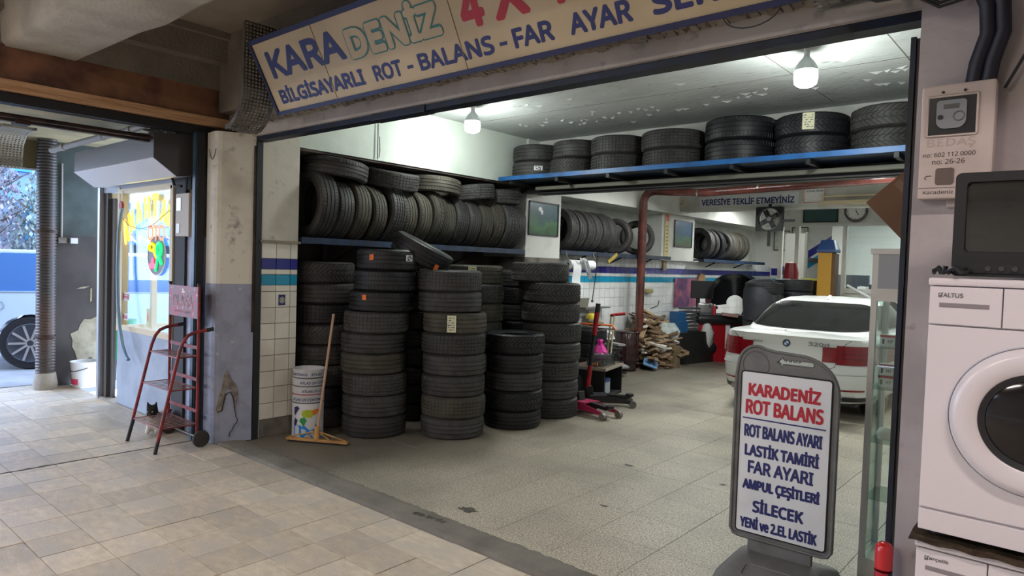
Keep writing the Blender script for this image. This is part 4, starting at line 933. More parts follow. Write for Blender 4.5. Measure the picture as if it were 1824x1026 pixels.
for s_, a, b_, c, d, m in rows:
    text(panel, s_, -.237+.474*a, 1.145-.90*d, .474*(b_-a), .90*(d-c), m, y=-.026, bold=.062)
mk('rule', B().bb(-.237+.474*.03, -.237+.474*.955, -.0275, -.026, 1.145-.9*.293, 1.145-.9*.285), INK, panel)
mk('neck', B().bb(-.17, .17, -.018, .018, .13, .23, .006), SGREY, sgn)
bs = B()
P = []
for (z, xx, y0, y1, bev) in ((0, .27, -.30, .26, 0), (.03, .275, -.305, .265, 0), (.075, .262, -.27, .24, 0), (.125, .225, -.10, .10, 0), (.145, .20, -.05, .05, 0), (.145, .01, -.01, .01, 0)):
    P.append([Vector((x, y, z)) for x, y in rrect(-xx, xx, y0, y1, min(.06, xx/2, (y1-y0)/2.1))])
bs.grid(P, True); mk('base', bs, SGREY, sgn, 35)
b = B(); b.tube([(x, y, .078+(y+.27)*.26) for x, y in rrect(-.13, .17, -.24, -.13, .03)], .005, 6, True); mk('base_rib', b, SGREY, sgn, 60)

# ================================================================ WASHING MACHINES, TV
def washer(z0, label, logo, mark):
    t = thing('washing_machine', label, 'washing machine', (-.425, 2.59, z0))
    w, h, d = .60, .85, .50
    mk('cabinet', B().bb(0, w, .012, d, .02, h-.025, .008), WASH, t)
    mk('top_cover', B().bb(-.004, w+.004, -.004, d, h-.025, h, .008), WASH, t)
    mk('front_panel', B().bb(.002, w-.002, 0, .014, .095, h-.155, .003), WASH, t)
    mk('plinth', B().bb(.002, w-.002, 0, .014, .02, .088, .003), WASH, t)
    cp = mk('control_panel', B().bb(.20, w-.002, -.004, .014, h-.15, h-.028, .003), WASH, t)
    dr = mk('detergent_drawer', B().bb(.002, .197, -.004, .014, h-.15, h-.028, .003), WASH, t)
    mk('drawer_grip', B().bb(.03, .165, -.0055, .0, h-.095, h-.08, .002), mat('grip_shadow', (.22, .19, .20), .6), dr)
    text(dr, logo, .04, h-.062, .055, .014, mat('logo_grey', (.12, .12, .13), .4), y=-.004, bold=.04)
    b = B(); b.tube([(.028, -.005, h-.062), (.028, -.005, h-.049), (.036, -.005, h-.049), (.036, -.005, h-.062)], .0012, 4, True); b.tube([(.030, -.006, h-.055), (.0325, -.006, h-.060), (.039, -.006, h-.047)], .0012, 4); mk('logo_mark', b, mat('logo_grey', (.12, .12, .13), .4), dr)
    cx, cz = .30, .42
    Mr = Matrix.Rotation(PI/2, 3, 'X')
    dh = mk('door', B().lathe([(.145, -.0), (.145, .02), (.152, .03), (.20, .034), (.218, .026), (.226, .012), (.228, -.0)], (cx, 0, cz), 64, Mr), WASH, t, 60)
    mk('door_trim', B().lathe([(.226, .0), (.229, .008), (.232, 0)], (cx, 0, cz), 64, Mr), mat('door_trim_grey', (.35, .36, .40), .3), dh, 60)
    mk('door_gasket', B().lathe([(.128, .0), (.130, .022), (.147, .028), (.150, .02)], (cx, 0, cz), 64, Mr), mat('gasket_dark', (.02, .02, .023), .4), dh, 60)
    mk('door_glass', B().lathe([(0, .034), (.05, .033), (.09, .029), (.118, .024), (.132, .018)], (cx, 0, cz), 48, Matrix.Rotation(PI/2, 3, 'X')), mat('washer_glass', (.010, .008, .009), .12), dh, 60)
    ft = B()
    for x in (.05, .55): mk('foot', B().cyl((x, .06, 0), (x, .06, .02), .02), BLK, t)
    return t
washer(.85, 'upper white washing machine with a chipped round door, under the television', 'ALTUS', 1)
washer(-.015, 'lower white washing machine partly cut off at the bottom right corner', 'arçelik', 0)
b = B(); P = []
for i in range(30):
    x = -.445+.64*i/29; r = []
    for j in range(7):
        y = 2.565+.5*j/6; r.append(Vector((x, y, .846+.003*math.sin(i*1.3+j)-(.012 if j == 0 else 0))))
    P.append(r)
b.grid(P)
bmesh.ops.solidify(b.bm, geom=b.bm.faces[:], thickness=.012)
mk('blanket', b, mat('brown_blanket', (.13, .09, .055), .95, c2=(.07, .045, .03), sc=25, bump=.6, bsc=120), None, 60, 'thin brown blanket folded between the two washing machines', 'blanket')
tv = thing('television', 'black tube television on the upper washing machine', 'television', (-.375, 2.63, 1.708), math.radians(1.5))
mk('case', B().bb(0, .44, .03, .12, .0, .335, .012), mat('tv_black', (.007, .007, .009), .5), tv)
b = B(); b.grid([[Vector((x, y, z)) for x, z in rrect(.22-w/2, .22+w/2, zz, zz+h, .02)] for y, w, zz, h in ((.12, .42, .01, .31), (.28, .30, .03, .24), (.38, .22, .04, .18), (.385, .05, .1, .05))], True); mk('tube_housing', b, mat('tv_black', (.007, .007, .009), .5), tv, 50)
fr = curve2d([rrect(0, .44, 0, .335, .018), rrect(.032, .408, .078, .305, .012)], .008, Matrix.Translation((0, .02, 0))); fr.name = 'bezel'; fr.materials.clear(); fr.materials.append(mat('tv_bezel', (.009, .009, .011), .5)); mk('bezel', fr, None, tv)
P = []
for i in range(13):
    P.append([Vector((.032+.376*j/12, .028-.014*(1-((i-6)/6)**2*.5-((j-6)/6)**2*.5), .078+.227*i/12)) for j in range(13)])
mk('screen', B().grid(P), mat('tv_glass', (.022, .024, .022), .1, coat=1), tv, 60)
text(tv, 'VESTEL', .20, .052, .05, .009, mat('tv_print', (.3, .3, .3), .5), y=.012)
b = B(); b.prism(rrect(.05, .40, .012, .04, .013), .006, .012); ct = mk('control_strip', b, BLK, tv)
for k in range(6): mk('button', B().cyl((.10+.035*k, .006, .026), (.10+.035*k, .0, .026), .008, None, 14), mat('tv_button', (.05, .05, .055), .3), ct)
b = B(); b.tube([(-.43+.014*math.cos(k*.9)*(1+k*.03)+.003*k, 2.72-.004*k+.02*math.sin(k*.9), 1.716+.010*(k % 3)) for k in range(34)], .006, 6); mk('coiled_cord', b, BLK, None, 60, 'black cord coiled beside the television', 'cord')

# ================================================================ METER BOX ON THE RIGHT PILLAR
t = thing('meter_box', 'large beige electricity meter box on the right pillar above the television', 'meter box', (-.555, 3.10, 2.0))
mb = mat('meter_box_cream', (.52, .43, .38), .55, c2=(.45, .37, .33), sc=5)
mk('case', B().bb(0, .235, -.075, 0, 0, .43, .008), mb, t)
mk('rim', B().tube([(x, -.078, z) for x, z in rrect(.022, .182, .236, .385, .004, 2)], .005, 6, True), mb, t, 60)
mk('window', B().bb(.026, .178, -.078, -.074, .24, .381), SMOKE, t)
b = B(); b.prism(rrect(.052, .148, .262, .368, [.03, .012, .012, .03], 6), -.084, -.078); mt = mk('meter', b, mat('meter_grey', (.20, .21, .22), .5), t)
mk('display', B().bb(.075, .125, -.0855, -.084, .335, .352), mat('lcd', (.06, .065, .06), .4), mt); mk('sensor', B().cyl((.066, -.084, .305), (.066, -.088, .305), .009), BLK, mt); mk('dial', B().lathe([(.014, 0), (.017, .002), (.02, 0)], (.125, -.084, .305), 20, Matrix.Rotation(PI/2, 3, 'X')), GALV, mt)
text(t, 'BEDAŞ', .025, .188, .155, .038, mat('emboss', (.40, .33, .29), .6), y=-.075, outline=.02)
hm = mat('marker_ink', (.03, .025, .03), .8)
text(t, 'no: 602 112 0000', .014, .158, .168, .016, hm, y=-.075, bold=.0); text(t, 'no: 26-26', .045, .130, .105, .018, hm, y=-.075, bold=0)
text(t, 'Karadeniz   Rot', .02, .018, .15, .014, hm, y=-.075, bold=0); b = B(); b.tube([(.045, -.077, .087), (.028, -.077, .087), (.022, -.077, .080), (.028, -.077, .073)], .0012, 5); mk('handwritten_mark', b, hm, t)
mk('fuse_window', B().prism(rrect(.058, .118, .052, .115, .01), -.078, -.074), mat('smoked_brown', (.12, .085, .075), .25, coat=.5), t)
mk('lid_seam', B().bb(.003, .232, -.0765, -.075, .04, .043), mat('grip_shadow', (.22, .19, .20), .6), t); mk('lug', B().bb(.09, .13, -.02, 0, -.03, .0, .004), mb, t)
for x in (.07, .14): mk('screw', B().cyl((x, -.076, .40), (x, -.08, .40), .005), RUST, t)
t = mk('wall_pin', B().cyl((-.46, 3.1, 1.50), (-.43, 3.02, 1.50), .012), GALV, None, 60, 'short steel pin sticking out between right pillar and upper washer', 'pin')

# ================================================================ GLASS CABINET, BOX, SPRAY CAN
cx0, cx1, cy0, cy1 = -.965, -.60, 4.18, 4.50
t = thing('display_cabinet', 'narrow glass display cabinet behind the right shutter post', 'cabinet', (cx0, cy0, 0))
alw = mat('cabinet_aluminium', (.55, .53, .48), .4, metal=.2)
w, d, h = cx1-cx0, cy1-cy0, 1.84
for (x, y) in ((0, 0), (w-.03, 0), (0, d-.03), (w-.03, d-.03)): mk('post', B().bb(x, x+.03, y, y+.03, 0, h), alw, t)
mk('top', B().bb(-.01, w+.01, -.01, d+.01, h-.02, h+.01), alw, t); mk('head_panel', B().bb(.03, w-.03, 0, .012, 1.63, 1.82).bb(0, .012, .03, d-.03, 1.63, 1.82), mat('cabinet_grey_panel', (.33, .33, .33), .5), t)
mk('head_rail', B().bb(.0, w, -.004, .02, 1.56, 1.63), alw, t); mk('base_panel', B().bb(.0, w, -.002, d, 0, .12), alw, t)
mk('front_pane', B().bb(.03, w-.03, .008, .012, .12, 1.56), glass('cabinet_glass', (.86, .92, .90), .07), t); mk('side_pane', B().bb(.008, .012, .03, d-.03, .12, 1.80), glass('cabinet_glass', (.86, .92, .90), .07), t)
for z in (.45, .77, 1.07, 1.30): mk('glass_shelf', B().bb(.01, w-.01, .012, d-.01, z, z+.006), glass('shelf_glass', (.70, .80, .77), .08), t)
for i, (x, z, nme) in enumerate(((.035, 1.306, 'small white boxed bulb on the upper cabinet shelf'), (.035, 1.076, 'lower white boxed bulb on the middle cabinet shelf'), (.035, 1.141, 'upper white boxed bulb stacked on the middle cabinet shelf'))):
    q = thing('bulb_box', nme, 'box', (cx0+x, cy0+.1, z), 0, None); mk('carton', B().bb(0, .075, 0, .07, 0, .063, .002), PAPER, q); mk('red_band', B().bb(-.001, .076, -.0012, .0, .05, .063), INKR, q); mk('bulb_print', B().bb(.012, .022, -.0012, 0, .012, .04), hm, q); text(q, 'H7', .04, .018, .025, .018, hm, y=0)
q = thing('display_item', 'pale leaflet bag hanging in the top of the glass cabinet', 'bag', (cx0+.2, cy0+.18, 1.31)); mk('bag', B().prism([(-.1, 0), (.08, 0), (.03, .22), (0, .24), (-.02, .22)], -.01, .01), mat('clear_plastic_bag', (.6, .62, .6), .25), q)
mk('cap_item', B().lathe([(0, 0), (.04, 0), (.045, .03), (.03, .06), (0, .065)], (cx0+.08, cy0+.12, .78), 20), PAPER, None, 60, 'white cap on the lower cabinet shelf', 'cap')
# cardboard box resting on its corner edge
bx = thing('cardboard_box', 'brown cardboard box standing tilted on the glass cabinet', 'box', (-.83, 4.42, 1.853), rot=(0, 0, 0))
R45 = Matrix.Rotation(math.radians(-42), 3, 'Y')
b = B(); b.box((.045, 0, .252), (.36, .30, .35), R45); mk('carton', b, CARD, bx)
b = B()
for k in range(3): b.tube([(.12+.02*k+.02*math.cos(a*PI/6), -.152, .27+.022*k+.02*math.sin(a*PI/6)) for a in range(12)], .002, 4, True)
b.tube([(.06, -.152, .25), (.09, -.152, .20), (.13, -.152, .23)], .002, 4)
mk('printed_mark', b, mat('dark_brown_print', (.07, .035, .02), .8), bx)
mk('tape', B().box((.06, -.151, .245), (.04, .002, .34), R45), mat('tape_brown', (.21, .11, .06), .5), bx)
# red-capped spray can, drawn down to the floor as one tall cylinder
t = thing('post_spray_can', 'slim red and black spray can at the foot of the right shutter post', 'fire extinguisher', (-.605, 3.03, 0.005))
mk('cylinder', B().lathe([(0, 0), (.028, .0), (.032, .02), (.032, .52), (.0, .525)], n=28), BLK, t, 60); mk('red_cap', B().lathe([(.033, .53), (.033, .60), (.030, .62), (.02, .632), (0, .635), (0, .525), (.033, .525)], n=28), mat('can_cap_red', (.55, .01, .015), .3, coat=.5), t, 60)
mk('label', B().grid([[Vector((.0326*math.cos(a), .0326*math.sin(a), z)) for z in (.30, .46)] for a in [-2.5+k*.15 for k in range(12)]]), PAPER, t, label='white printed label'); mk('label_band', B().grid([[Vector((.0328*math.cos(a), .0328*math.sin(a), z)) for z in (.48, .52)] for a in [-2.5+k*.15 for k in range(12)]]), INKR, t)

# ================================================================ RED RACK TROLLEY AND CAT
rk = thing('display_rack', 'worn red wire rack trolley with a header plate, beside the left pillar', 'rack', (-6.26, 2.74, 0))
hw = .29
for s_ in (-1, 1):
    mk('rear_post', B().tube([(s_*hw, 0, .05), (s_*hw, 0, 1.42)], .013, 10), REDD, rk, 60); mk('post_cap', B().cyl((s_*hw, 0, 1.42), (s_*hw, 0, 1.44), .016), BLK, rk)
    mk('front_leg', B().tube([(s_*hw*1.02, -.34, .07), (s_*hw, -.16, .86), (s_*hw, -.13, .94), (s_*hw, -.09, .99), (s_*hw, -.03, 1.015), (s_*hw, .12, 1.035)], .0145, 10), REDD, rk, 60)
    mk('foot_sleeve', B().tube([(s_*hw*1.03, -.355, .0), (s_*hw*1.0, -.31, .19)], .0165, 10), BLK, rk, 60); mk('grip', B().tube([(s_*hw, .07, 1.028), (s_*hw, .13, 1.037)], .018, 10), BLK, rk, 60)
mk('header_plate', B().bb(-hw-.005, hw+.005, -.012, -.004, 1.13, 1.41), mat('header_plate_red', (.33, .05, .07), .45, c2=(.16, .10, .11), sc=14, coord='obj', c3=(.45, .36, .38), sc3=22, lo3=.60, hi3=.66), rk)
text(rk, 'PLASA', -.20, 1.22, .40, .11, mat('faded_white', (.42, .26, .28), .6, c2=(.2, .08, .09), sc=30, coord='obj'), y=-.012, bold=.02)
b = B(); b.prism([(-.03, 1.35), (.0, 1.345), (.05, 1.352), (.03, 1.365), (.02, 1.36), (.01, 1.385), (-.02, 1.39), (-.01, 1.365)], -.014, -.012); mk('emblem_shape', b, PAPER, rk); text(rk, 'PLASTIK SANAYI', -.17, 1.165, .32, .022, mat('faded_white', (.42, .26, .28), .6), y=-.012)
for z in (.30, .58, .86): mk('rear_rung', B().bb(-hw, hw, -.004, .004, z, z+.03), REDD, rk)
for i, (z, yf) in enumerate(((.20, -.31), (.52, -.235), (.80, -.175))):
    sh = mk('wire_shelf', B().tube([(-hw, yf, z), (hw, yf, z), (hw, 0, z+.0), (-hw, 0, z)], .006, 6, True), REDD, rk, 60)
    n_ = 9 if i else 11
    for k in range(n_): mk('shelf_wire', B().tube([(-hw+2*hw*(k+.5)/n_, yf, z+.004), (-hw+2*hw*(k+.5)/n_, 0, z+.004)], .0035, 6), mat('wire_pale', (.30, .20, .21), .4, metal=.3), sh)
mk('axle', B().cyl((-hw-.03, .02, .075), (hw+.05, .02, .075), .008), GALV, rk)
for s_ in (-1, 1):
    w_ = mk('wheel', B().lathe([(0, -.016), (.03, -.02), (.05, -.016), (.072, -.014), (.075, 0), (.072, .014), (.05, .016), (.03, .02), (0, .016)], (s_*(hw+.035), .02, .076), 24, Matrix.Rotation(PI/2, 3, 'Y')), mat('wheel_rubber', (.03, .027, .024), .7), rk, 60)
# cat
ct = thing('cat', 'small black and white cat crouching behind the red rack', 'cat', (-6.70, 2.69, 0), math.radians(52)); ct.scale = (1.12, 1.12, 1.12)
def skin(name, joints, edges, m, parent, sub=2, root=0):
    me = bpy.data.meshes.new(name); me.from_pydata([j[0] for j in joints], edges, [])
    o = bpy.data.objects.new(name, me); COL.objects.link(o)
    md = o.modifiers.new('s', 'SKIN'); 
    for v, j in zip(me.skin_vertices[0].data, joints): v.radius = j[1] if isinstance(j[1], tuple) else (j[1], j[1])
    me.skin_vertices[0].data[root].use_root = True
    o.modifiers.new('u', 'SUBSURF').levels = sub
    dg = bpy.context.evaluated_depsgraph_get(); me2 = bpy.data.meshes.new_from_object(o.evaluated_get(dg)); bpy.data.objects.remove(o)
    for p in me2.polygons: p.use_smooth = True
    me2.materials.clear(); me2.materials.append(m); return mk(name, me2, None, parent)
cm = bpy.data.materials.new('cat_fur'); cm.use_nodes = True; N = cm.node_tree.nodes; L = cm.node_tree.links
tc = N.new('ShaderNodeTexCoord'); sp = N.new('ShaderNodeSeparateXYZ'); L.new(tc.outputs['Object'], sp.inputs[0])
nz = N.new('ShaderNodeTexNoise'); nz.inputs['Scale'].default_value = 9; L.new(tc.outputs['Object'], nz.inputs['Vector'])
ma = N.new('ShaderNodeMath'); ma.operation = 'MULTIPLY_ADD'; ma.inputs[1].default_value = .12; L.new(nz.outputs[0], ma.inputs[0]); L.new(sp.outputs['Z'], ma.inputs[2])
gt = N.new('ShaderNodeMath'); gt.operation = 'GREATER_THAN'; gt.inputs[1].default_value = .235; L.new(ma.outputs[0], gt.inputs[0])
mxx = N.new('ShaderNodeMix'); mxx.data_type = 'RGBA'; mxx.inputs[6].default_value = (.62, .60, .56, 1); mxx.inputs[7].default_value = (.012, .012, .012, 1); L.new(gt.outputs[0], mxx.inputs[0]); L.new(mxx.outputs[2], N['Principled BSDF'].inputs['Base Color']); N['Principled BSDF'].inputs['Roughness'].default_value = .9
J = [((0, .16, .085), .075), ((0, .06, .095), .08), ((0, -.05, .10), .07), ((0, -.10, .15), .045), ((0, -.13, .205), .048), ((0, -.175, .192), .022),
     ((.028, -.12, .255), .014), ((.034, -.12, .285), .003), ((-.028, -.12, .255), .014), ((-.034, -.12, .285), .003),
     ((.035, -.09, .05), .022), ((.035, -.13, .018), .016), ((-.035, -.09, .05), .022), ((-.035, -.13, .018), .016),
     ((.06, .14, .04), .03), ((.06, .06, .018), .016), ((-.06, .14, .04), .03), ((-.06, .06, .018), .016),
     ((.03, .24, .04), .018), ((.10, .22, .02), .015), ((.14, .12, .018), .012)]
Ed = [(0, 1), (1, 2), (2, 3), (3, 4), (4, 5), (4, 6), (6, 7), (4, 8), (8, 9), (2, 10), (10, 11), (2, 12), (12, 13), (0, 14), (14, 15), (0, 16), (16, 17), (0, 18), (18, 19), (19, 20)]
skin('body', J, Ed, cm, ct, 2, 1)
for s_ in (-1, 1): mk('eye', B().sph((s_*.018, -.170, .213), .006, 10), mat('cat_eye', (.35, .38, .10), .1), ct, 60)
mk('nose', B().sph((0, -.196, .196), .004, 8), mat('cat_nose', (.4, .15, .13), .4), ct, 60)

# ================================================================ PAINT TINS AND SQUEEGEE
tinx, tiny = -5.67, 3.66
tin_m = mat('tin_white', (.62, .62, .65), .3, metal=.2); rimm = mat('tin_rim', (.10, .10, .12), .35, metal=.6)
b = thing('paint_tin', 'lowest paint tin printed with a coloured world map', 'paint tin', (tinx, tiny, 0), 0, 'nested paint tins')
mk('body', B().lathe([(0, 0), (.145, 0), (.146, .335), (0, .335)], n=44), tin_m, b, 60); mk('rim', B().lathe([(.146, 0), (.149, .004), (.146, .008)], n=44), rimm, b, 60)
va = view(tinx, tiny)
def wrap(poly, r, zc, m, parent, name, seg=10):
    # polygon (u along arc metres, v height) laid on the cylinder as a fan
    pts = []
    n = len(poly)
    for i in range(n):
        (u0, v0), (u1, v1) = poly[i], poly[(i+1) % n]
        for k in range(3): pts.append((u0+(u1-u0)*k/3, v0+(v1-v0)*k/3))
    cu = sum(p[0] for p in pts)/len(pts); cv = sum(p[1] for p in pts)/len(pts)
    f = lambda u, v: Vector((r*math.cos(va+u/r), r*math.sin(va+u/r), zc+v))
    bb = B(); rings = [[f(cu+(u-cu)*q, cv+(v-cv)*q) for u, v in pts] for q in (0.02, .5, 1)]; bb.grid(rings, True); return mk(name, bb, m, parent)
R1 = .1475
wrap([(-.145, .0), (.145, 0), (.15, .05), (.09, .09), (.02, .07), (-.03, .12), (-.09, .10), (-.145, .17)], R1, .01, mat('map_blue', (.01, .22, .62), .4), b, 'map_sea')
wrap([(-.05, .27), (.0, .28), (.06, .27), (.11, .27), (.06, .24), (.03, .20), (-.01, .21), (-.04, .20), (-.06, .23)], R1+.0006, .0, mat('map_yellowgreen', (.35, .42, .02), .5), b, 'map_asia')
wrap([(.03, .27), (.08, .285), (.12, .275), (.09, .24), (.05, .22)], R1+.0009, .0, mat('map_orange', (.65, .18, .03), .5), b, 'map_east')
wrap([(-.07, .20), (-.03, .205), (-.01, .18), (-.04, .12), (-.06, .15), (-.08, .17)], R1+.0012, .0, mat('map_green', (.02, .25, .06), .5), b, 'map_africa')
wrap([(-.14, .30), (-.10, .31), (-.08, .29), (-.11, .25), (-.13, .22), (-.145, .25)], R1+.0006, .0, mat('map_navy', (.02, .02, .08), .5), b, 'map_america'); wrap([(-.13, .20), (-.10, .18), (-.12, .12), (-.14, .14)], R1+.0015, 0, mat('map_navy', (.02, .02, .08), .5), b, 'map_south_america')
wrap([(.07, .135), (.10, .14), (.09, .11), (.07, .12)], R1+.0009, 0, mat('map_brown', (.35, .12, .05), .5), b, 'map_australia')
z = .335
for k, (txt, off) in enumerate((('ATLAS UV COATINGS', -.17), ('ATLAS UV COATINGS', -.06), ('ATLAS UV COATINGS', -.08), ('COATINGS   ATLAS', -.20))):
    lab = ['second tin from the floor, next above the map tin', 'third tin from the floor in the nested pile', 'fourth tin from the floor in the nested pile', 'topmost open empty tin of the nested pile'][k]
    q = thing('paint_tin', 'white paint tin, '+lab, 'paint tin', (tinx+rnd.uniform(-.004, .004), tiny, z), 0, 'nested paint tins')
    if k < 3: pr = [(0, .0), (.143, 0), (.147, .006), (.147, .070), (.150, .074), (.147, .078), (0, .078)]
    else: pr = [(0, 0), (.143, 0), (.147, .006), (.147, .076), (.151, .080), (.147, .084), (.141, .082), (.140, .02), (0, .02)]
    mk('band', B().lathe(pr, n=44), tin_m, q, 60); mk('dark_rim', B().lathe([(.148, 0), (.1505, .005), (.148, .010)], n=44), [rimm, mat('tin_red_rim', (.3, .03, .05), .4), rimm, rimm][k], q, 60)
    # lettering wrapped
    c = bpy.data.curves.new('t', 'FONT'); c.body = txt; c.size = 1; c.font = FONT or c.font; c.offset = .02; c.resolution_u = 2
    o = bpy.data.objects.new('t', c); COL.objects.link(o); me = bpy.data.meshes.new_from_object(o.evaluated_get(bpy.context.evaluated_depsgraph_get())); bpy.data.objects.remove(o)
    xs = [v.co.x for v in me.vertices]; sx = .33/(max(xs)-min(xs)); r = .1482
    for v in me.vertices:
        u = off+(v.co.x-min(xs))*sx; v.co = Vector((r*math.cos(va+u/r), r*math.sin(va+u/r), .025+v.co.y*.040))
    me.materials.clear(); me.materials.append(INK); mk('lettering', me, None, q)
    z += .0785
sq = thing('squeegee', 'wooden floor squeegee leaning with its head beside the paint tins', 'squeegee', (-5.36, 3.56, 0), math.radians(30))
wd = mat('squeegee_wood', (.44, .24, .08), .6, c2=(.32, .16, .05), sc=9, coord='obj')
mk('blade_bar', B().bb(-.30, .30, -.018, .018, .02, .045, .003), wd, sq); mk('rubber_blade', B().bb(-.29, .29, -.003, .003, 0, .02), BLK, sq)
for s_ in (-1, 1): mk('brace', B().tube([(s_*.28, 0, .045), (s_*.03, 0, .11)], .007, 6), wd, sq); mk('strut', B().tube([(s_*.12, 0, .045), (s_*.03, 0, .10)], .006, 6), wd, sq)
mk('ferrule', B().lathe([(.028, .04), (.026, .12), (.02, .16), (.0, .16)], n=16), wd, sq, 60)
mk('handle', B().tube([(0, 0, .10), (.02, .09, .6), (.045, .19, 1.18)], .0125, 10), mat('handle_wood', (.40, .25, .17), .5), sq, 60)

# ================================================================ TROLLEY JACKS, BLACK UNIT
def jack(loc, rz, label, red, handle):
    t = thing('trolley_jack', label, 'jack', loc, rz)
    for s_ in (-1, 1): mk('side_plate', B().prism([(-.02, .05), (.02, .12), (.22, .13), (.55, .08), (.58, .05)], s_*.12-.004, s_*.12+.004), red, t)
    mk('cover_plate', B().prism([(.0, .10), (.03, .13), (.24, .14), (.24, .13)], -.12, .12), red, t); mk('pump', B().cyl((.02, 0, .09), (.30, 0, .09), .035, None, 16), BLK, t, 60)
    mk('lift_arm', B().prism([(.22, .10), (.5, .09), (.56, .12), (.5, .13), (.25, .14)], -.04, .04), BLK, t); mk('saddle', B().cyl((.53, 0, .12), (.53, 0, .15), .05), BLK, t, 60)
    for s_ in (-1, 1):
        mk('front_wheel', B().cyl((.55, s_*.10, .042), (.55, s_*.15, .042), .042, None, 20), GALV, t, 60); mk('rear_castor', B().cyl((.04, s_*.13, .035), (.04, s_*.16, .035), .035, None, 16), BLK, t, 60)
    mk('handle_socket', B().box((.03, 0, .16), (.09, .10, .14), (0, -.2, 0), .01), BLK, t)
    if handle:
        mk('handle', B().tube([(.0, 0, .14), (.10, 0, 1.22)], .022, 12), BLK, t, 60)
        for z0, z1 in ((.20, .48), (.86, 1.14)): mk('handle_sleeve', B().tube([(.10*(z-.14)/1.08, 0, z) for z in (z0, z1)], .031, 12), RED, t, 60, 'red handle sleeve')
        mk('cross_grip', B().cyl((.095, 0, 1.14), (.103, 0, 1.25), .03), BLK, t, 60)
    else: mk('handle', B().tube([(.0, 0, .14), (-.12, .03, .24), (-.32, .08, .26)], .014, 10), BLK, t, 60)
    return t
jack((-4.74, 6.98, 0), math.radians(40), 'black trolley jack with a tall red and black upright handle', BLK, True)
jack((-4.62, 6.62, 0), math.radians(-12), 'low pinkish red trolley jack beside the tall tyre stack', mat('jack_pink', (.42, .03, .10), .4), False)
un = thing('low_unit', 'low open black unit holding a bolt tub, with a worn wooden top', 'shelf unit', (-5.02, 7.62, 0), math.radians(103))
bk2 = mat('unit_black', (.012, .012, .013), .6)
mk('top_board', B().bb(-.35, .35, -.24, .24, .38, .405), mat('unit_top', (.14, .10, .07), .5, c2=(.08, .06, .05), sc=6), un); mk('top_edge', B().bb(-.35, .35, -.248, -.24, .375, .41).bb(-.358, -.35, -.248, .24, .375, .41), mat('unit_edge', (.30, .26, .22), .5), un)
for x in (-.35, .33): mk('side_board', B().bb(x, x+.02, -.23, .24, 0, .38), bk2, un)
mk('bottom_board', B().bb(-.33, .33, -.23, .24, .02, .04), bk2, un); mk('back_board', B().bb(-.33, .33, .22, .24, .02, .38), bk2, un)
q = thing('oil_can', 'blue and white can inside the low black unit', 'can', (-4.90, 7.62, .04), math.radians(95)); mk('can', B().bb(-.07, .07, -.05, .05, 0, .17, .006), mat('can_white', (.35, .40, .45), .4), q); mk('blue_lid', B().bb(-.072, .072, -.052, .052, .15, .20, .006), mat('can_blue', (.02, .06, .2), .4), q)
gt_ = glass('tub_plastic', (.75, .8, .8), .12, .15)
q = thing('bolt_tub', 'clear plastic tub full of grey bolts on the low black unit', 'tub', (-4.96, 7.62, .406), math.radians(95))
b = B(); b.bb(-.17, .17, -.12, -.115, 0, .15); b.bb(-.17, .17, .115, .12, 0, .15); b.bb(-.17, -.165, -.12, .12, 0, .15); b.bb(.165, .17, -.12, .12, 0, .15); mk('tub', b, gt_, q)
b = B()
for k in range(160): p = Vector((rnd.uniform(-.15, .15), rnd.uniform(-.1, .1), rnd.uniform(.01, .14))); d_ = Vector((rnd.uniform(-1, 1), rnd.uniform(-1, 1), rnd.uniform(-.4, .4))).normalized()*.02; b.cyl(p-d_, p+d_, .005, None, 6)
mk('bolts', b, mat('bolt_grey', (.25, .26, .26), .4, metal=.5), q, kind='stuff')
q = thing('plastic_bag', 'bright pink knotted plastic bag beside the bolt tub', 'bag', (-5.13, 7.83, .406))
P = []
for z, r in ((0, .10), (.06, .13), (.13, .11), (.20, .07), (.26, .03), (.29, .045), (.31, .03)):
    P.append([Vector((r*(1+.12*math.sin(5*a+z*20))*math.cos(a), r*(1+.12*math.sin(5*a+z*20))*math.sin(a), z)) for a in [k*PI/14 for k in range(28)]])
b = B(); b.grid(P, True); mk('bag', b, mat('pink_bag', (.62, .02, .28), .35), q, 60)
mk('hand_tools', B().tube([(-4.95, 7.36, .42), (-4.92, 7.40, .44), (-4.86, 7.38, .42), (-4.90, 7.43, .45), (-5.0, 7.42, .43), (-4.92, 7.34, .45)], .014, 6), mat('tool_orange', (.32, .13, .04), .6), None, 60, 'tangle of orange brown tools on the low black unit', 'tools')
# plastic seat-like black piece leaning behind jack
mk('mud_flap', B().prism(rrect(-.14, .14, 0, .30, .06), -.015, .015, Matrix.Translation((-4.95, 6.95, .04)) @ Matrix.Rotation(math.radians(40), 4, 'Z') @ Matrix.Rotation(-.2, 4, 'X')), BLK, None, False, 'black rounded plastic flap leaning behind the pink jack', 'flap')
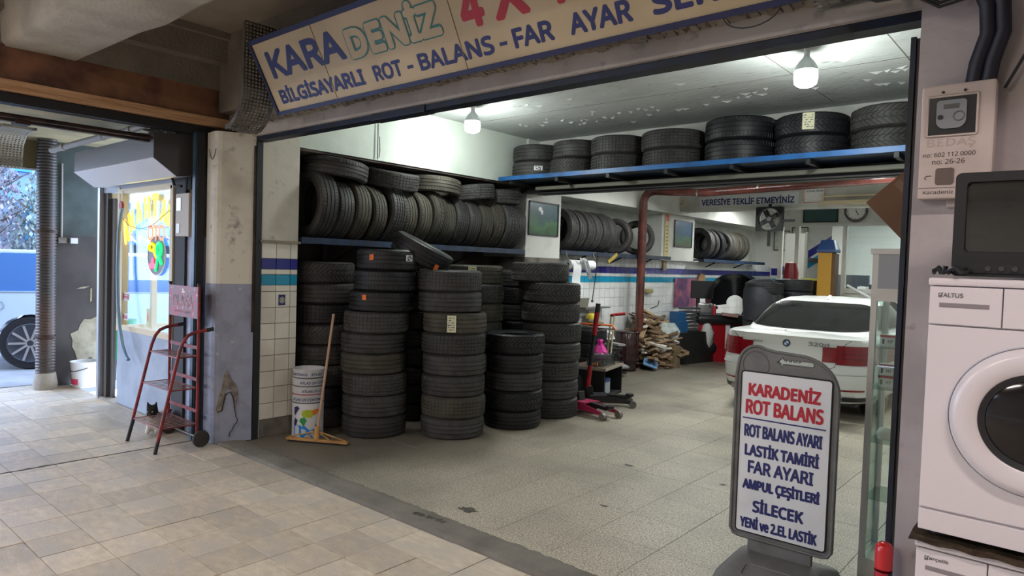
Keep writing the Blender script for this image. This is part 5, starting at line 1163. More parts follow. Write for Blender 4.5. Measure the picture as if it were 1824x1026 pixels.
# saw and things on top of the low stack
q = thing('hand_saw', 'orange framed saw lying on the low tyre stack', 'saw', (-5.46, 8.22, .815), math.radians(20)); mk('frame', B().tube([(-.28, 0, 0), (-.26, -.02, .06), (.24, -.02, .06), (.28, 0, 0)], .013, 8), mat('saw_orange', (.75, .14, .03), .4), q, 60); mk('blade', B().bb(-.27, .27, -.002, .002, -.005, .012), GALV, q)
mk('rag_pile', B().sph((-5.55, 8.32, .88), .10, 14, (1.4, 1, .5)), mat('rag_dark', (.06, .055, .04), .9, c2=(.18, .16, .10), sc=18, bump=.8), None, 60, 'dark rag heap on top of the low tyre stack', 'rags', kind='thing')
mk('hard_cap', B().lathe([(0, 0), (.09, 0), (.085, .04), (.05, .075), (0, .085)], (-5.68, 8.42, .93), 20), mat('cap_yellow', (.50, .40, .02), .5), None, 60, 'yellow cap on the rag heap of the low stack', 'cap')
# boards leaning on wall
for k, (x, y, w_, h_, c) in enumerate(((-5.98, 8.95, .20, .98, (.22, .13, .07)), (-5.9, 9.12, .16, .66, (.38, .29, .20)))):
    mk('leaning_board', B().box((x, y, h_/2), (.02, w_, h_), (0, -.12, .1)), mat('board_%s' % 'ab'[k], c, .7), None, False, ['tall brown board leaning on the tiles behind the jack handle', 'short pale board leaning before the tall brown board'][k], 'board')
mk('drawer_fronts', B().bb(-6.14, -5.98, 8.7, 9.4, 1.04, 1.06), mat('ledge_grey', (.12, .11, .10), .6), None, False, 'narrow grey ledge on the tiles behind the red jack handle', 'ledge')
mk('carton_lid', B().box((-6.06, 8.72, 1.14), (.03, .34, .14), (0, .2, .1)), mat('old_card', (.18, .17, .14), .8), None, False, 'old grey carton lid resting on the narrow ledge', 'carton')
mk('white_plates', B().cyl((-5.84, 9.08, .58), (-5.84, 9.08, .60), .14, None, 24).cyl((-5.82, 9.06, .60), (-5.83, 9.08, .62), .12, None, 24), WHITE, None, 60, 'pair of white hubcap plates lying left of the stove', 'hubcap')
bkm = thing('scrap_bin', 'black heap of scrap and pads between the low unit and stove', 'scrap heap', (-5.80, 9.05, 0))
for k in range(14): mk('scrap_piece', B().box((rnd.uniform(-.12, .16), rnd.uniform(-.25, .2), .04+.038*k), (.26, .34, .035), (rnd.uniform(-.1, .1), rnd.uniform(-.1, .1), rnd.uniform(0, 3)), .005), BLK if k % 3 else mat('scrap_grey', (.25, .25, .25), .6), bkm)
# wooden stick frame with a red corner
q = thing('paint_roller', 'pale stick frame with a red top standing left of the stove', 'stick', (-5.50, 8.62, 0)); mk('stick', B().tube([(-.02, 0, .3), (.0, .05, 1.0)], .014, 6).tube([(.04, 0, .3), (.06, .05, 1.0)], .014, 6), mat('pale_stick', (.52, .46, .30), .6), q); mk('red_head', B().tube([(-.01, .05, .98), (.07, .06, 1.0), (.20, .12, 1.02)], .022, 8), RED, q, 60)
mk('stick_base', B().bb(-.12, .16, -.1, .1, 0, .31, .01), bk2, q)

# ================================================================ STOVE, PIPE, FIREWOOD
t = thing('wood_stove', 'tall dark round wood stove with ribbed sides before the firewood', 'stove', (-5.92, 9.83, 0))
b = B(); P = []
for z, r in ((.16, .19), (.17, .20), (.62, .20), (.64, .19)):
    P.append([Vector(((r+(.006 if k % 4 < 2 and .165 < z < .63 else 0))*math.cos(2*PI*k/96), (r+(.006 if k % 4 < 2 and .165 < z < .63 else 0))*math.sin(2*PI*k/96), z)) for k in range(96)])
b.grid(P, True); mk('ribbed_mantle', b, STOVE, t, 40); mk('lid', B().lathe([(0, .67), (.10, .67), (.20, .66), (.215, .65), (.215, .635), (.19, .63), (0, .63)], n=40), STOVE, t, 60)
mk('base_drum', B().lathe([(0, .02), (.18, .02), (.18, .15), (.21, .15), (.215, .165), (0, .165)], n=40), STOVE, t, 60); mk('ash_door', B().box((.11, -.13, .09), (.10, .02, .08), (0, 0, .7), .004), BLK, t)
for a in (.5, 2.6, 4.7): mk('leg', B().cyl((.15*math.cos(a), .15*math.sin(a), 0), (.15*math.cos(a), .15*math.sin(a), .03), .02), BLK, t)
t = thing('stove_pipe', 'brown enamelled stove pipe rising and running right under the beam', 'pipe', (-5.772, 9.955, .66))
mk('riser', B().tube([(0, 0, .0), (0, 0, 2.12), (.03, 0, 2.22), (.09, 0, 2.28), (.18, 0, 2.30)], .07, 20), BROWNP, t, 60); mk('run', B().tube([(.18, 0, 2.30), (1.0, 0, 2.24), (1.1, 0, 2.24), (5.4, -.02, 2.36)], .065, 20), BROWNP, t, 60)
for z in (.62, 1.25, 1.62): mk('collar', B().cyl((0, 0, z), (0, 0, z+.02), .075), BROWNP, t, 60)
for x in (.95, 1.9, 2.85, 3.8): mk('joint_band', B().cyl((x, 0, 2.24+.028*(x-1)), (x+.025, 0, 2.24+.028*(x-.975)), .069), CHROME, t, 60)
wm = []
for k in range(8):
    l, w_, h_ = rnd.uniform(.22, .55), rnd.uniform(.04, .10), rnd.uniform(.012, .045)
    for mi in range(3):
        b = B(); b.box((0, 0, 0), (l, w_, h_)); me = mesh(b, 'firewood', WOODS[mi]); wm.append(me)
for k in range(190):
    y = 10.0+1.15*rnd.random(); x = -5.99+.38*rnd.random()
    top = (1.0-.7*((x+5.99)/.38)**1.2)*(1-.30*abs((y-10.5)/.7))
    z_ = .03+max(.02, top)*rnd.random()**.7
    if y < 10.25: x = -6.0+.05*rnd.random(); y += .12
    mk('firewood', wm[3*rnd.randrange(8)+(0 if k % 3 == 1 else 1) if (k % 3 != 1 or rnd.random() > .3) else 3*rnd.randrange(8)+2], None, None, label=('brown scrap stick', 'pale scrap plank', 'dark scrap block')[k % 3]+(' low' if z_ < .25 else ' midway up' if z_ < .55 else ' near the top')+(', stove side' if y < 10.6 else ', sack side')+' of the firewood heap', cat='firewood', group='firewood scraps heaped beside the stove', loc=(x, y, z_), rot=(rnd.uniform(-.5, .5), rnd.uniform(-.55, .55), rnd.uniform(0, 6) if x > -5.84 else PI/2+rnd.uniform(-.35, .35)))
for k in range(22):   # tidy low pile in front
    mk('firewood', wm[3*rnd.randrange(8)+(2 if k > 15 else rnd.randrange(2))], None, None, label=['lower', 'upper'][k > 10]+' flat board in the low pile right of the stove' if k < 16 else 'white flat board topping the low pile right of the stove', cat='firewood', group='flat boards in the low pile right of the stove', loc=(-5.68+rnd.uniform(-.06, .06), 10.40+rnd.uniform(-.1, .1), .02+.017*k), rot=(0, 0, rnd.uniform(.3, 1.4)))
mk('blue_board', B().box((-5.62, 10.12, .12), (.24, .20, .02), (.5, .3, .6)), mat('board_blue', (.10, .20, .36), .6), None, False, 'blue board leaning on the low wood pile', 'board')
lgm = mat('log_bark', (.17, .12, .065), .9, c2=(.09, .065, .035), sc=6, stretch=(12, 12, 1), coord='obj', bump=1, bsc=20)
b = B(); P = []
for z in (0, .1, .25, .38): P.append([Vector(((.115+.014*math.sin(3*a+2)+.01*math.sin(7*a))*math.cos(a), (.115+.014*math.sin(3*a+2))*math.sin(a), z)) for a in [k*PI/14 for k in range(28)]])
P.append([v*1 for v in P[-1]]); P[-1] = [Vector((v.x*.02, v.y*.02, .39)) for v in P[-1]]; b.grid(P, True)
mk('chopping_log', b, lgm, None, 40, 'upright split log standing before the white sack', 'log', loc=(-5.56, 10.78, 0))
b = B(); P = []
for z, r in ((0, .17), (.1, .2), (.28, .19), (.40, .16), (.47, .19), (.60, .24), (.75, .12)):
    P.append([Vector((r*(1+.15*math.sin(4*a+z*9))*math.cos(a)*(1.25 if z > .45 else 1), r*(.55 if z > .45 else 1)*(1+.15*math.cos(3*a+z*7))*math.sin(a), z)) for a in [k*PI/12 for k in range(24)]])
b.grid(P, True); mk('woven_sack', b, mat('sack_white', (.50, .54, .54), .5, c2=(.30, .36, .36), sc=9, bump=.8, bsc=12), None, 50, 'crumpled white woven sack behind the upright log', 'sack', loc=(-5.86, 10.98, 0), rot=(0, .05, .8))

# ================================================================ BENCH, TOOL CHEST, BALANCER
t = thing('work_bench', 'low bench draped in shiny black plastic before the balancer', 'bench', (-5.75, 11.70, 0), math.radians(78))
b = B(); P = []
for z, e in ((0, .03), (.2, .02), (.5, 0), (.545, -.004), (.55, -.05)):
    ring = rrect(-.5-e, .5+e, -.22-e, .22+e, .03, 3); ring2 = []
    for i, (x, y) in enumerate(ring): ring2.append(Vector((x, y, z)))
    P.append(ring2)
b.grid(P, True); b.bb(-.48, .48, -.2, .2, .53, .55); mk('plastic_drape', b, mat('black_plastic', (.018, .018, .018), .25, bump=1, bsc=6), t, 40); mk('bench_top', B().bb(-.5, .5, -.22, .22, .55, .565), bk2, t)
t = thing('tool_chest', 'blue open tool chest with stepped grey trays on the black bench', 'tool chest', (-5.80, 11.62, .566), math.radians(78))
tb = mat('chest_blue', (.02, .09, .22), .4)
mk('lower_box', B().bb(-.34, -.05, -.14, .12, 0, .20, .004), tb, t); mk('upper_box', B().bb(-.26, -.06, -.10, .12, .20, .36, .004), tb, t)
for k in range(7): mk('tray', B().bb(-.04+.0*k, .36, -.10, .10, .01+.065*k, .045+.065*k, .003), mat('tray_grey', (.07, .075, .08), .4), t)
mk('poster', B().bb(-6.135, -6.12, 11.85, 12.85, 1.0, 1.55), [mat('poster_purple', (.10, .035, .12), .5, c2=(.35, .10, .16), sc=3.5, c3=(.02, .02, .06), sc3=6)], None, False, 'framed purple night city poster above the tool chest', 'poster', loc=(0, 0, -.02))
WB = thing('wheel_balancer', 'red and black wheel balancer with a big curved black hood', 'machine', (-5.45, 12.35, 0), math.radians(38))
rdm = mat('balancer_red', (.30, .004, .010), .35, coat=.3)
mk('body', B().prism([(-.42, 0), (.42, 0), (.40, .72), (-.42, .72)], -.22, .25), rdm, WB)
mk('white_stripe', B().prism([(.08, .74-.04), (.16, .70), (.16, .28), (.30, .08), (.26, .06), (.08, .26)], -.226, -.22), WHITE, WB); mk('black_stripe', B().prism([(.16, .70), (.32, .70), (.32, .34), (.24, .22), (.16, .30)], -.2265, -.221), BLK, WB)
Mv = Matrix.Translation((.235, 0, .33)) @ Matrix.Rotation(-PI/2, 4, 'Y')
text(WB, 'Sirion', 0, .0, .30, .06, WHITE, y=-.228, M=Mv); text(WB, 'Pro/Eco', 0, -.07, .30, .05, WHITE, y=-.228, M=Mv)
b = B(); b.grid([[Vector((x, y, z)) for x, y in rrect(-w_, w_, -d_, d_, .07)] for z, w_, d_ in ((.72, .46, .28), (.76, .48, .30), (.82, .48, .30), (.88, .44, .26), (.86, .40, .22), (.86, .05, .03))], True); mk('tool_tray', b, mat('tray_black', (.012, .012, .014), .3), WB, 40)
for x in (-.2, .33): mk('hub_cone', B().lathe([(0, .06), (.05, .05), (.12, .01), (.13, 0)], (x, -.22, .25), 28, Matrix.Rotation(PI/2, 3, 'X')), BLK, WB, 60)
b = B(); P = []
for k in range(25):
    a = math.radians(-15+k*8.5); P.append([Vector((.30-.52*math.cos(a), y, 1.22+.52*math.sin(a)-.08)) for y in (-.28, -.26, .18, .2)])
b.grid(P); bmesh.ops.solidify(b.bm, geom=b.bm.faces[:], thickness=.02); mk('hood', b, mat('hood_black', (.010, .010, .012), .12, coat=.6), WB, 50)
b = B(); a_ = [math.radians(-15+k*8.5) for k in range(25)]; b.prism([(.30-.52*math.cos(a), 1.14+.52*math.sin(a)) for a in a_]+[(.34-.16*math.cos(a), 1.10+.14*math.sin(a)) for a in reversed(a_)], .18, .2); mk('hood_back', b, mat('hood_black', (.010, .010, .012), .12, coat=.6), WB)
mk('hood_arm', B().tube([(.5, .22, .86), (.66, .22, 1.3), (.78, .22, 1.56)], .022, 8), BLK, WB, 60); mk('shaft', B().cyl((-.05, .0, 1.0), (-.05, .3, 1.0), .03), CHROME, WB, 60)
mk('display_post', B().bb(-.40, -.34, .1, .16, .86, 1.2), BLK, WB); mk('monitor', B().bb(-.52, -.10, .05, .12, 1.16, 1.50, .01), mat('monitor_black', (.02, .02, .022), .4), WB); mk('silver_guard', B().bb(-.40, -.12, -.05, .1, .88, 1.08, .03), ALU, WB)
q = thing('spray_can', 'small red and white spray can on the balancer tray', 'can', (-5.42, 12.08, .865)); mk('can', B().lathe([(0, 0), (.033, 0), (.033, .15), (.02, .18), (0, .18)], n=20), INKR, q, 60); mk('cap', B().lathe([(0, .18), (.02, .18), (.02, .21), (0, .21)], n=16), WHITE, q, 60)
mk('pink_cloth', B().box((-5.15, 12.15, .89), (.30, .12, .05), (.1, .1, .5), .02), mat('pinkish_cloth', (.42, .24, .22), .9), None, False, 'pinkish cloth lying on the balancer tray', 'cloth')
b = B(); P = []
for z, r in ((.30, .07), (.42, .11), (.6, .12), (.72, .08), (.78, .05)): P.append([Vector((r*(1+.2*math.sin(4*a+z*14))*math.cos(a), r*math.sin(a), z)) for a in [k*PI/10 for k in range(20)]])
b.grid(P, True); mk('white_bag', b, mat('bag_white', (.55, .57, .56), .5, bump=.6), None, 50, 'white bag hanging between the bench and the red balancer', 'bag', loc=(-5.52, 12.02, -.05))
mk('brown_pad', B().cyl((-6.14, 12.95, 1.46), (-6.10, 12.95, 1.46), .17, None, 28), mat('pad_brown', (.28, .16, .07), .8), None, 60, 'round brown wooden disc hung on the tiles left of the monitor', 'disc')
mk('black_jacket', B().grid([[Vector((-4.30+.31*(1+.10*math.sin(5*a+z*6)+.07*math.sin(11*a-z*15))*math.cos(a)*r, 11.48+.36*r*math.sin(a), z)) for a in [k*PI/14 for k in range(28)]] for z, r in ((.9, .98), (1.2, 1.0), (1.42, .93), (1.54, .7), (1.60, .3))], True), mat('jacket_black', (.016, .018, .024), .6, bump=1, bsc=8), None, 50, 'black jacket draped over a tyre stack behind the car', 'jacket')

# ================================================================ WALL THINGS
def picture(x, y0, y1, z0, z1, label, m, fm=BLK, name='picture', cat='picture'):
    t = thing(name, label, cat, (x, y0, z0)); w_, h_ = y1-y0, z1-z0
    mk('print', B().bb(0, .008, .015, w_-.015, .015, h_-.015), m, t)
    f = B(); f.bb(0, .018, 0, w_, 0, .018).bb(0, .018, 0, w_, h_-.018, h_).bb(0, .018, 0, .018, 0, h_).bb(0, .018, w_-.018, w_, 0, h_); mk('frame', f, fm, t); return t
def landscape(name, sky, hill, lowc, zt, zb):
    m = bpy.data.materials.new(name); m.use_nodes = True; N = m.node_tree.nodes; L = m.node_tree.links; p = N['Principled BSDF']; p.inputs['Roughness'].default_value = .25
    tc = N.new('ShaderNodeTexCoord'); sp = N.new('ShaderNodeSeparateXYZ'); L.new(tc.outputs['Object'], sp.inputs[0])
    nz = N.new('ShaderNodeTexNoise'); nz.inputs['Scale'].default_value = 5; L.new(tc.outputs['Object'], nz.inputs['Vector'])
    ma = N.new('ShaderNodeMath'); ma.operation = 'MULTIPLY_ADD'; ma.inputs[1].default_value = .35; L.new(nz.outputs[0], ma.inputs[0]); L.new(sp.outputs['Z'], ma.inputs[2])
    r = N.new('ShaderNodeValToRGB'); mr = N.new('ShaderNodeMapRange'); mr.inputs[1].default_value = .1; mr.inputs[2].default_value = .65; L.new(ma.outputs[0], mr.inputs[0]); L.new(mr.outputs[0], r.inputs[0])
    e = r.color_ramp.elements; e[0].color = (*lowc, 1); e[1].color = (*sky, 1); a = e.new(.42); a.color = (*hill, 1); a = e.new(.60); a.color = (*[c*.7 for c in sky], 1)
    L.new(r.outputs[0], p.inputs['Base Color']); return m
pic1 = picture(-5.85, 7.08, 7.74, 2.10, 2.56, 'landscape picture of a misty green hillside right of the long shelf', landscape('hill_print', (.10, .17, .20), (.10, .19, .11), (.03, .06, .04), 0, 0))
b = B(); b.sph((.01, .24, .36), .035, 10, (.2, 1.2, 1)).sph((.01, .28, .32), .03, 10, (.2, 1, 1.2)); mk('white_figure', b, WHITE, pic1, 60)
picture(-6.045, 11.58, 12.30, 2.12, 2.62, 'second mountain landscape picture on the white pier beside the calendar', landscape('mountain_print', (.07, .16, .28), (.06, .15, .08), (.10, .05, .04), 0, 0))
t = thing('wall_calendar', 'narrow yellowish wall calendar strip beside the second mountain picture', 'calendar', (-6.045, 11.22, 1.93)); mk('sheet', B().bb(0, .01, 0, .15, 0, .78), mat('calendar_yellow', (.55, .47, .22), .7), t); mk('red_top', B().bb(.0, .012, 0.02, .13, .64, .76), mat('calendar_red', (.45, .06, .04), .6), t)
for k in range(8): mk('date_row', B().bb(.01, .012, .04, .11, .08+.065*k, .10+.065*k), mat('calendar_ink', (.25, .18, .08), .7), t)
mk('wall_thermometer', B().bb(-6.14, -6.11, 11.35, 11.47, 1.68, 1.90, .004), mat('thermo_brown', (.28, .22, .14), .6), None, False, 'small brown wooden plate on the tiles under the calendar', 'plate')
mk('soap_dish', B().bb(-6.14, -6.06, 10.75, 10.93, 1.26, 1.34, .02), mat('brass', (.30, .26, .12), .5), None, False, 'small brass coloured dish fixed on the white tiles', 'dish')
mk('pencil_mark', B().tube([(-6.145, 11.0, .98), (-6.145, 11.25, 1.02), (-6.145, 11.3, 1.12)], .008, 5), BLK, None, False, 'thin black hook on the white tiles above the firewood', 'hook')
# towel roll
t = thing('towel_roll', 'white paper towel roll hung under the second wall shelf', 'towel roll', (-5.80, 7.95, 1.72))
mk('roll', B().cyl((0, 0, 0), (0, .62, 0), .07, None, 28), mat('towel_white', (.66, .68, .70), .9, bump=.3), t, 60); mk('core', B().cyl((0, -.004, 0), (0, .0, 0), .025, None, 16), BLK, t)
b = B(); b.grid([[Vector((.075+.01*math.sin(i), .02+.20*j/4, -.05*i*1.0+.02)) for j in range(5)] for i in range(7)]); mk('hanging_sheet', b, mat('towel_white', (.66, .68, .70), .9), t, 60)
P = []
for i in range(13):
    s__ = i/12; P.append([Vector((.10+.03*math.sin(j*1.1), .22+.22*s__*.9+.16*(j/6-.5)*(1 if i < 9 else .7), .10-.34*abs(s__-.12)*1.0+.02*math.cos(j*1.4))) for j in range(7)])
b = B(); b.grid(P); bmesh.ops.solidify(b.bm, geom=b.bm.faces[:], thickness=.02); mk('crumpled_end', b, mat('towel_white', (.66, .68, .70), .9), t, 60)
for y in (-.03, .66): mk('hook', B().tube([(0, y, .0), (.02, y, .08), (-.02, y, .16), (-.02, y, .19)], .008, 6), GALV, t, 60)
mk('cord', B().tube([(-5.84, 8.76, 1.9), (-5.83, 8.72, 1.6), (-5.80, 8.60, 1.2)], .007, 6).sph((-5.80, 8.60, 1.18), .02, 10), BLK, None, 60, 'thin black cord with a plug hanging right of the towel roll', 'cord')
mk('yellow_clamp', B().box((-5.82, 9.15, 1.84), (.02, .28, .05), (.5, 0, .0)), mat('clamp_ochre', (.28, .20, .04), .6), None, False, 'ochre clamp hooked on the second wall shelf edge', 'clamp')
# beam with banner
bmn = B(); bmn.bb(-6.05, .28, 11.5, 11.8, 2.76, 3.10); struct('trim_13', bmn, mat('beam_offwhite', (.58, .58, .54), .6, c2=(.45, .45, .41), sc=3))
b = B(); b.bb(-3.45, .28, 11.44, 11.5, 2.80, 2.86).bb(-3.45, .28, 11.44, 11.5, 2.92, 2.94); struct('trim_14', b, CAMEL)
t = thing('banner', 'white banner with navy words fixed along the rear beam', 'banner', (-5.52, 11.49, 2.82)); mk('sheet', B().bb(0, 1.72, -.004, .0, 0, .20), mat('banner_white', (.60, .61, .62), .4), t); text(t, 'VERESİYE TEKLİF ETMEYİNİZ', .04, .03, 1.62, .135, INK, y=-.004, bold=.045)
t = thing('notice_card', 'small notice card with a pink border on the rear beam', 'notice', (-3.72, 11.49, 2.83)); mk('card', B().bb(0, .34, -.006, 0, 0, .26), PAPER, t); mk('pink_edge', B().tube([(x, -.007, z) for x, z in rrect(.012, .328, .012, .25, .005, 1)], .008, 4, True), mat('pink_line', (.6, .25, .22), .6), t); text(t, 'DUVAR TEPSİ', .04, .18, .26, .04, INK, y=-.006)
b = B(); b.tube([(-5.85+.06*math.cos(a*PI/8), 11.47, 2.92+.06*math.sin(a*PI/8)) for a in range(16)], .015, 8, True); mk('tape_roll', b, CAMEL, None, 60, 'roll of tape hung at the left end of the rear beam', 'tape')
# fan
t = thing('wall_fan', 'square black extractor fan hanging under the rear beam', 'fan', (-4.20, 11.35, 2.58))
f = curve2d([rrect(-.22, .22, -.20, .20, .02), [(.18*math.cos(k*PI/20), .18*math.sin(k*PI/20)) for k in range(40)]], .04); f.name = 'frame'; f.materials.clear(); f.materials.append(BLK); mk('frame', f, None, t)
for k in range(4): a = k*PI/2+.5; mk('blade', B().box((.09*math.cos(a), 0, .09*math.sin(a)), (.14, .012, .08), (0, -a, 0)), BLK, t)
mk('hub', B().cyl((0, -.03, 0), (0, .02, 0), .04), mat('hub_grey', (.15, .15, .16), .4), t, 60); mk('guard', B().tube([(.12*math.cos(k*PI/16), -.045, .12*math.sin(k*PI/16)) for k in range(32)], .004, 5, True), GALV, t, 60); mk('bracket', B().bb(.22, .40, -.02, .02, -.05, -.01), BLK, t)
mk('hanger', B().bb(-.02, .02, -.02, .02, -.45, -.20).bb(-.02, .02, -.02, .02, .2, .25), BLK, t)
# papers on the back wall
for k, (x, z0) in enumerate(((-6.1, 2.25), (-5.68, 2.33))):
    t = thing('wall_paper', ['left framed map sheet on the far back wall', 'right framed map sheet on the far back wall'][k], 'map', (x, 16.86, z0)); mk('sheet', B().bb(0, .36, 0, .01, 0, .46), mat('map_sheet', (.50, .52, .44), .6, c2=(.30, .36, .32), sc=7), t); mk('frame', B().tube([(a, -.005, c) for a, c in rrect(0, .36, 0, .46, .005, 1)], .01, 4, True), BLK, t)
# grey electrical cabinet by back
t = thing('electric_cabinet', 'grey metal cabinet door standing open left of the glazed office', 'cabinet', (-5.2, 15.0, 1.55)); mk('door', B().bb(0, .42, 0, .04, 0, 1.0, .01), mat('cabinet_grey', (.22, .22, .20), .5), t); mk('edge', B().bb(.42, .46, 0, .1, -.02, 1.03), mat('cabinet_edge', (.12, .12, .10), .5), t); mk('wall_fixing', B().bb(.1, .3, .04, 1.9, .4, .5), BLK, t)

# ================================================================ OFFICE
of = thing('office_partition', 'white framed glazed office front across the rear of the shop', 'office partition', (-4.62, 13.0, 0))
ow = mat('office_white', (.62, .63, .60), .5)
mk('upper_wall', B().bb(0, 4.9, 0, .12, 2.62, 3.10), WALLW2, of)
for x in (.0, .30, 1.12, 2.42, 3.3): mk('mullion', B().bb(x, x+.07, -.01, .06, 0, 2.62), ow, of)
mk('sill', B().bb(1.19, 4.9, -.04, .08, 1.38, 1.46), ow, of); mk('head', B().bb(0, 4.9, -.02, .04, 2.56, 2.62), ow, of)
mk('lower_panel', B().bb(1.19, 1.66, .0, .05, .2, 1.38).bb(2.30, 2.42, 0, .05, .2, 1.38).bb(1.66, 2.30, 0, .05, .2, .98).bb(2.49, 4.9, 0, .05, .2, 1.38), ow, of)
mk('window_pane', B().bb(1.19, 2.42, .02, .025, 1.46, 2.56), glass('office_glass', (.85, .9, .9), .05), of); mk('low_window', B().bb(1.66, 2.30, .02, .03, .98, 1.34), SMOKE, of)
mk('red_notice', B().bb(1.22, 1.62, -.008, 0, 1.02, 1.18), mat('notice_red', (.45, .06, .05), .5), of)
ww_ = B(); ww_.bb(1.19, 2.5, -.012, 0, .70, .98); lp = mk('lower_banner', ww_, mat('banner_white', (.60, .61, .62), .4), of); text(lp, 'VERESİYEMİZ', 1.28, .80, 1.05, .13, INK, y=-.012, bold=.04); mk('cyan_band', B().bb(1.19, 2.5, -.016, -.012, .60, .76), TILEC, lp)
struct('wall_office', B().bb(-4.62, .3, 16.3, 16.4, 0, 3.1), mat('office_wall_light', (.66, .68, .66), .7))
t = thing('office_desk', 'office counter crowded with papers behind the glass', 'desk', (-3.4, 14.2, 0)); mk('top', B().bb(-.2, 1.0, 0, .5, 1.38, 1.42), ow, t); mk('front', B().bb(-.2, 1.0, 0, .03, 0, 1.38), mat('desk_grey', (.3, .3, .3), .5), t)
for k in range(5): mk('paper_tray', B().bb(-.15+.2*k, .0+.2*k, .1, .35, 1.42, 1.48+.05*(k % 3), .004), [PAPER, mat('tray_grey', (.07, .075, .08), .4), INKR, PAPER, BLK][k], t)
mk('partition_screen', B().bb(-3.1, -2.5, 15.9, 15.95, 1.2, 2.35), mat('grey_panel', (.30, .32, .34), .6), None, False, 'grey screen panel inside the glazed office', 'panel'); mk('panel_stand', B().bb(-2.9, -2.7, 15.85, 16.0, 0, 1.2), GALV, [o for o in COL.objects if o.name == 'partition_screen'][0])
mk('magazine_rack', B().bb(-4.15, -3.5, 14.9, 15.0, 1.35, 1.70).bb(-4.1, -3.55, 14.9, 15.05, 0, 1.36), mat('rack_dark', (.06, .07, .09), .5), None, False, 'dark rack of leaflets in the office doorway', 'rack')
mk('red_cover', B().grid([[Vector((-4.27+.11*r*math.cos(a), 12.7+.10*r*math.sin(a), z)) for a in [k*PI/8 for k in range(16)]] for z, r in ((0, 1.1), (1.3, 1.1), (1.7, 1.2), (1.88, .9), (1.9, .1))], True), mat('dark_red', (.18, .008, .015), .4), None, 50, 'dark red covered pole machine at the office door', 'machine')
mk('round_tray', B().cyl((-3.93, 12.75, 1.58), (-3.93, 12.75, 1.61), .16, None, 24), mat('lid_yellow', (.6, .6, .03), .4), None, 60, 'bright yellow round lid on a black drum before the office', 'lid'); mk('black_drum', B().cyl((-3.93, 12.75, 0), (-3.93, 12.75, 1.58), .22, None, 24), BLK, None, 60, 'black drum under the yellow lid before the office', 'drum')
t = picture(0, 0, .60, 0, .34, 'wide sea picture on the office wall beside the clock', landscape('sea_print', (.06, .13, .13), (.03, .08, .08), (.04, .09, .09), 0, 0)); t.location = (-4.19, 12.985, 2.63); t.rotation_euler = (0, 0, -PI/2)
t = thing('wall_clock', 'round wall clock with a dark rim on the office wall', 'clock', (-3.30, 12.99, 2.82))
Mr = Matrix.Rotation(PI/2, 3, 'X')
mk('rim', B().lathe([(.155, 0), (.155, .03), (.17, .045), (.19, .035), (.195, 0)], (0, 0, 0), 40, Mr), mat('clock_rim', (.10, .085, .075), .4), t, 60); mk('face', B().cyl((0, 0, 0), (0, -.015, 0), .158, None, 40), PAPER, t)
mk('red_print', B().bb(-.07, .07, -.018, -.016, .05, .09), INKR, t)
for k in range(12): a = k*PI/6; mk('hour_mark', B().box((.135*math.cos(a), -.016, .135*math.sin(a)), (.02, .003, .006), (0, -a, 0)), INK, t)
mk('hour_hand', B().box((.02, -.019, -.035), (.012, .003, .09), (0, -.5, 0)), BLK, t); mk('minute_hand', B().box((-.0, -.021, .02), (.008, .003, .03), (0, 0, 0)), BLK, t)
# lift column
t = thing('lift_column', 'ochre yellow car lift column with a blue cap', 'lift column', (-3.55, 12.38, 0)); oc = mat('lift_ochre', (.42, .22, .02), .5)
mk('column', B().bb(-.13, .09, -.12, .14, 0, 2.07), oc, t); mk('side_channel', B().bb(.09, .14, -.10, .12, 0, 2.05), mat('lift_dark', (.10, .05, .02), .6), t); mk('cap', B().bb(-.15, .15, -.16, .16, 2.07, 2.12, .005), mat('lift_blue', (.02, .06, .20), .4), t)
b = B(); b.grid([[Vector((x, y, z)) for x, y in rrect(-w_, w_, -w_, w_, .02, 2)] for z, w_ in ((2.12, .15), (2.28, .10), (2.28, .01))], True); mk('cap_top', b, mat('lift_blue', (.02, .06, .20), .4), t, 40)
# white handrail in front of office
t = thing('stair_rail', 'white sloping handrail before the glazed office', 'handrail', (0, 0, 0)); mk('top_rail', B().tube([(-3.30, 12.65, 1.52), (-2.2, 12.45, .95)], .022, 8), WHITE, t, 60); mk('second_rail', B().tube([(-2.75, 12.7, 1.42), (-2.1, 12.5, 1.0)], .018, 8), WHITE, t, 60)
for x, y, z in ((-2.95, 12.585, 1.33), (-2.35, 12.48, 1.03)): mk('baluster', B().tube([(x, y, 0), (x, y, z)], .016, 8), WHITE, t, 60)

# ================================================================ STREET
struct('ground', B().bb(-45, -10.2, -25, 40, -.2, -.03), mat('asphalt', (.26, .27, .29), .9, c2=(.20, .21, .22), sc=2, bump=.4))
t = thing('suv', 'pale silver blue sport utility car parked beyond the corrugated pipe', 'car', (-11.93, 4.58, -.03), math.radians(70))
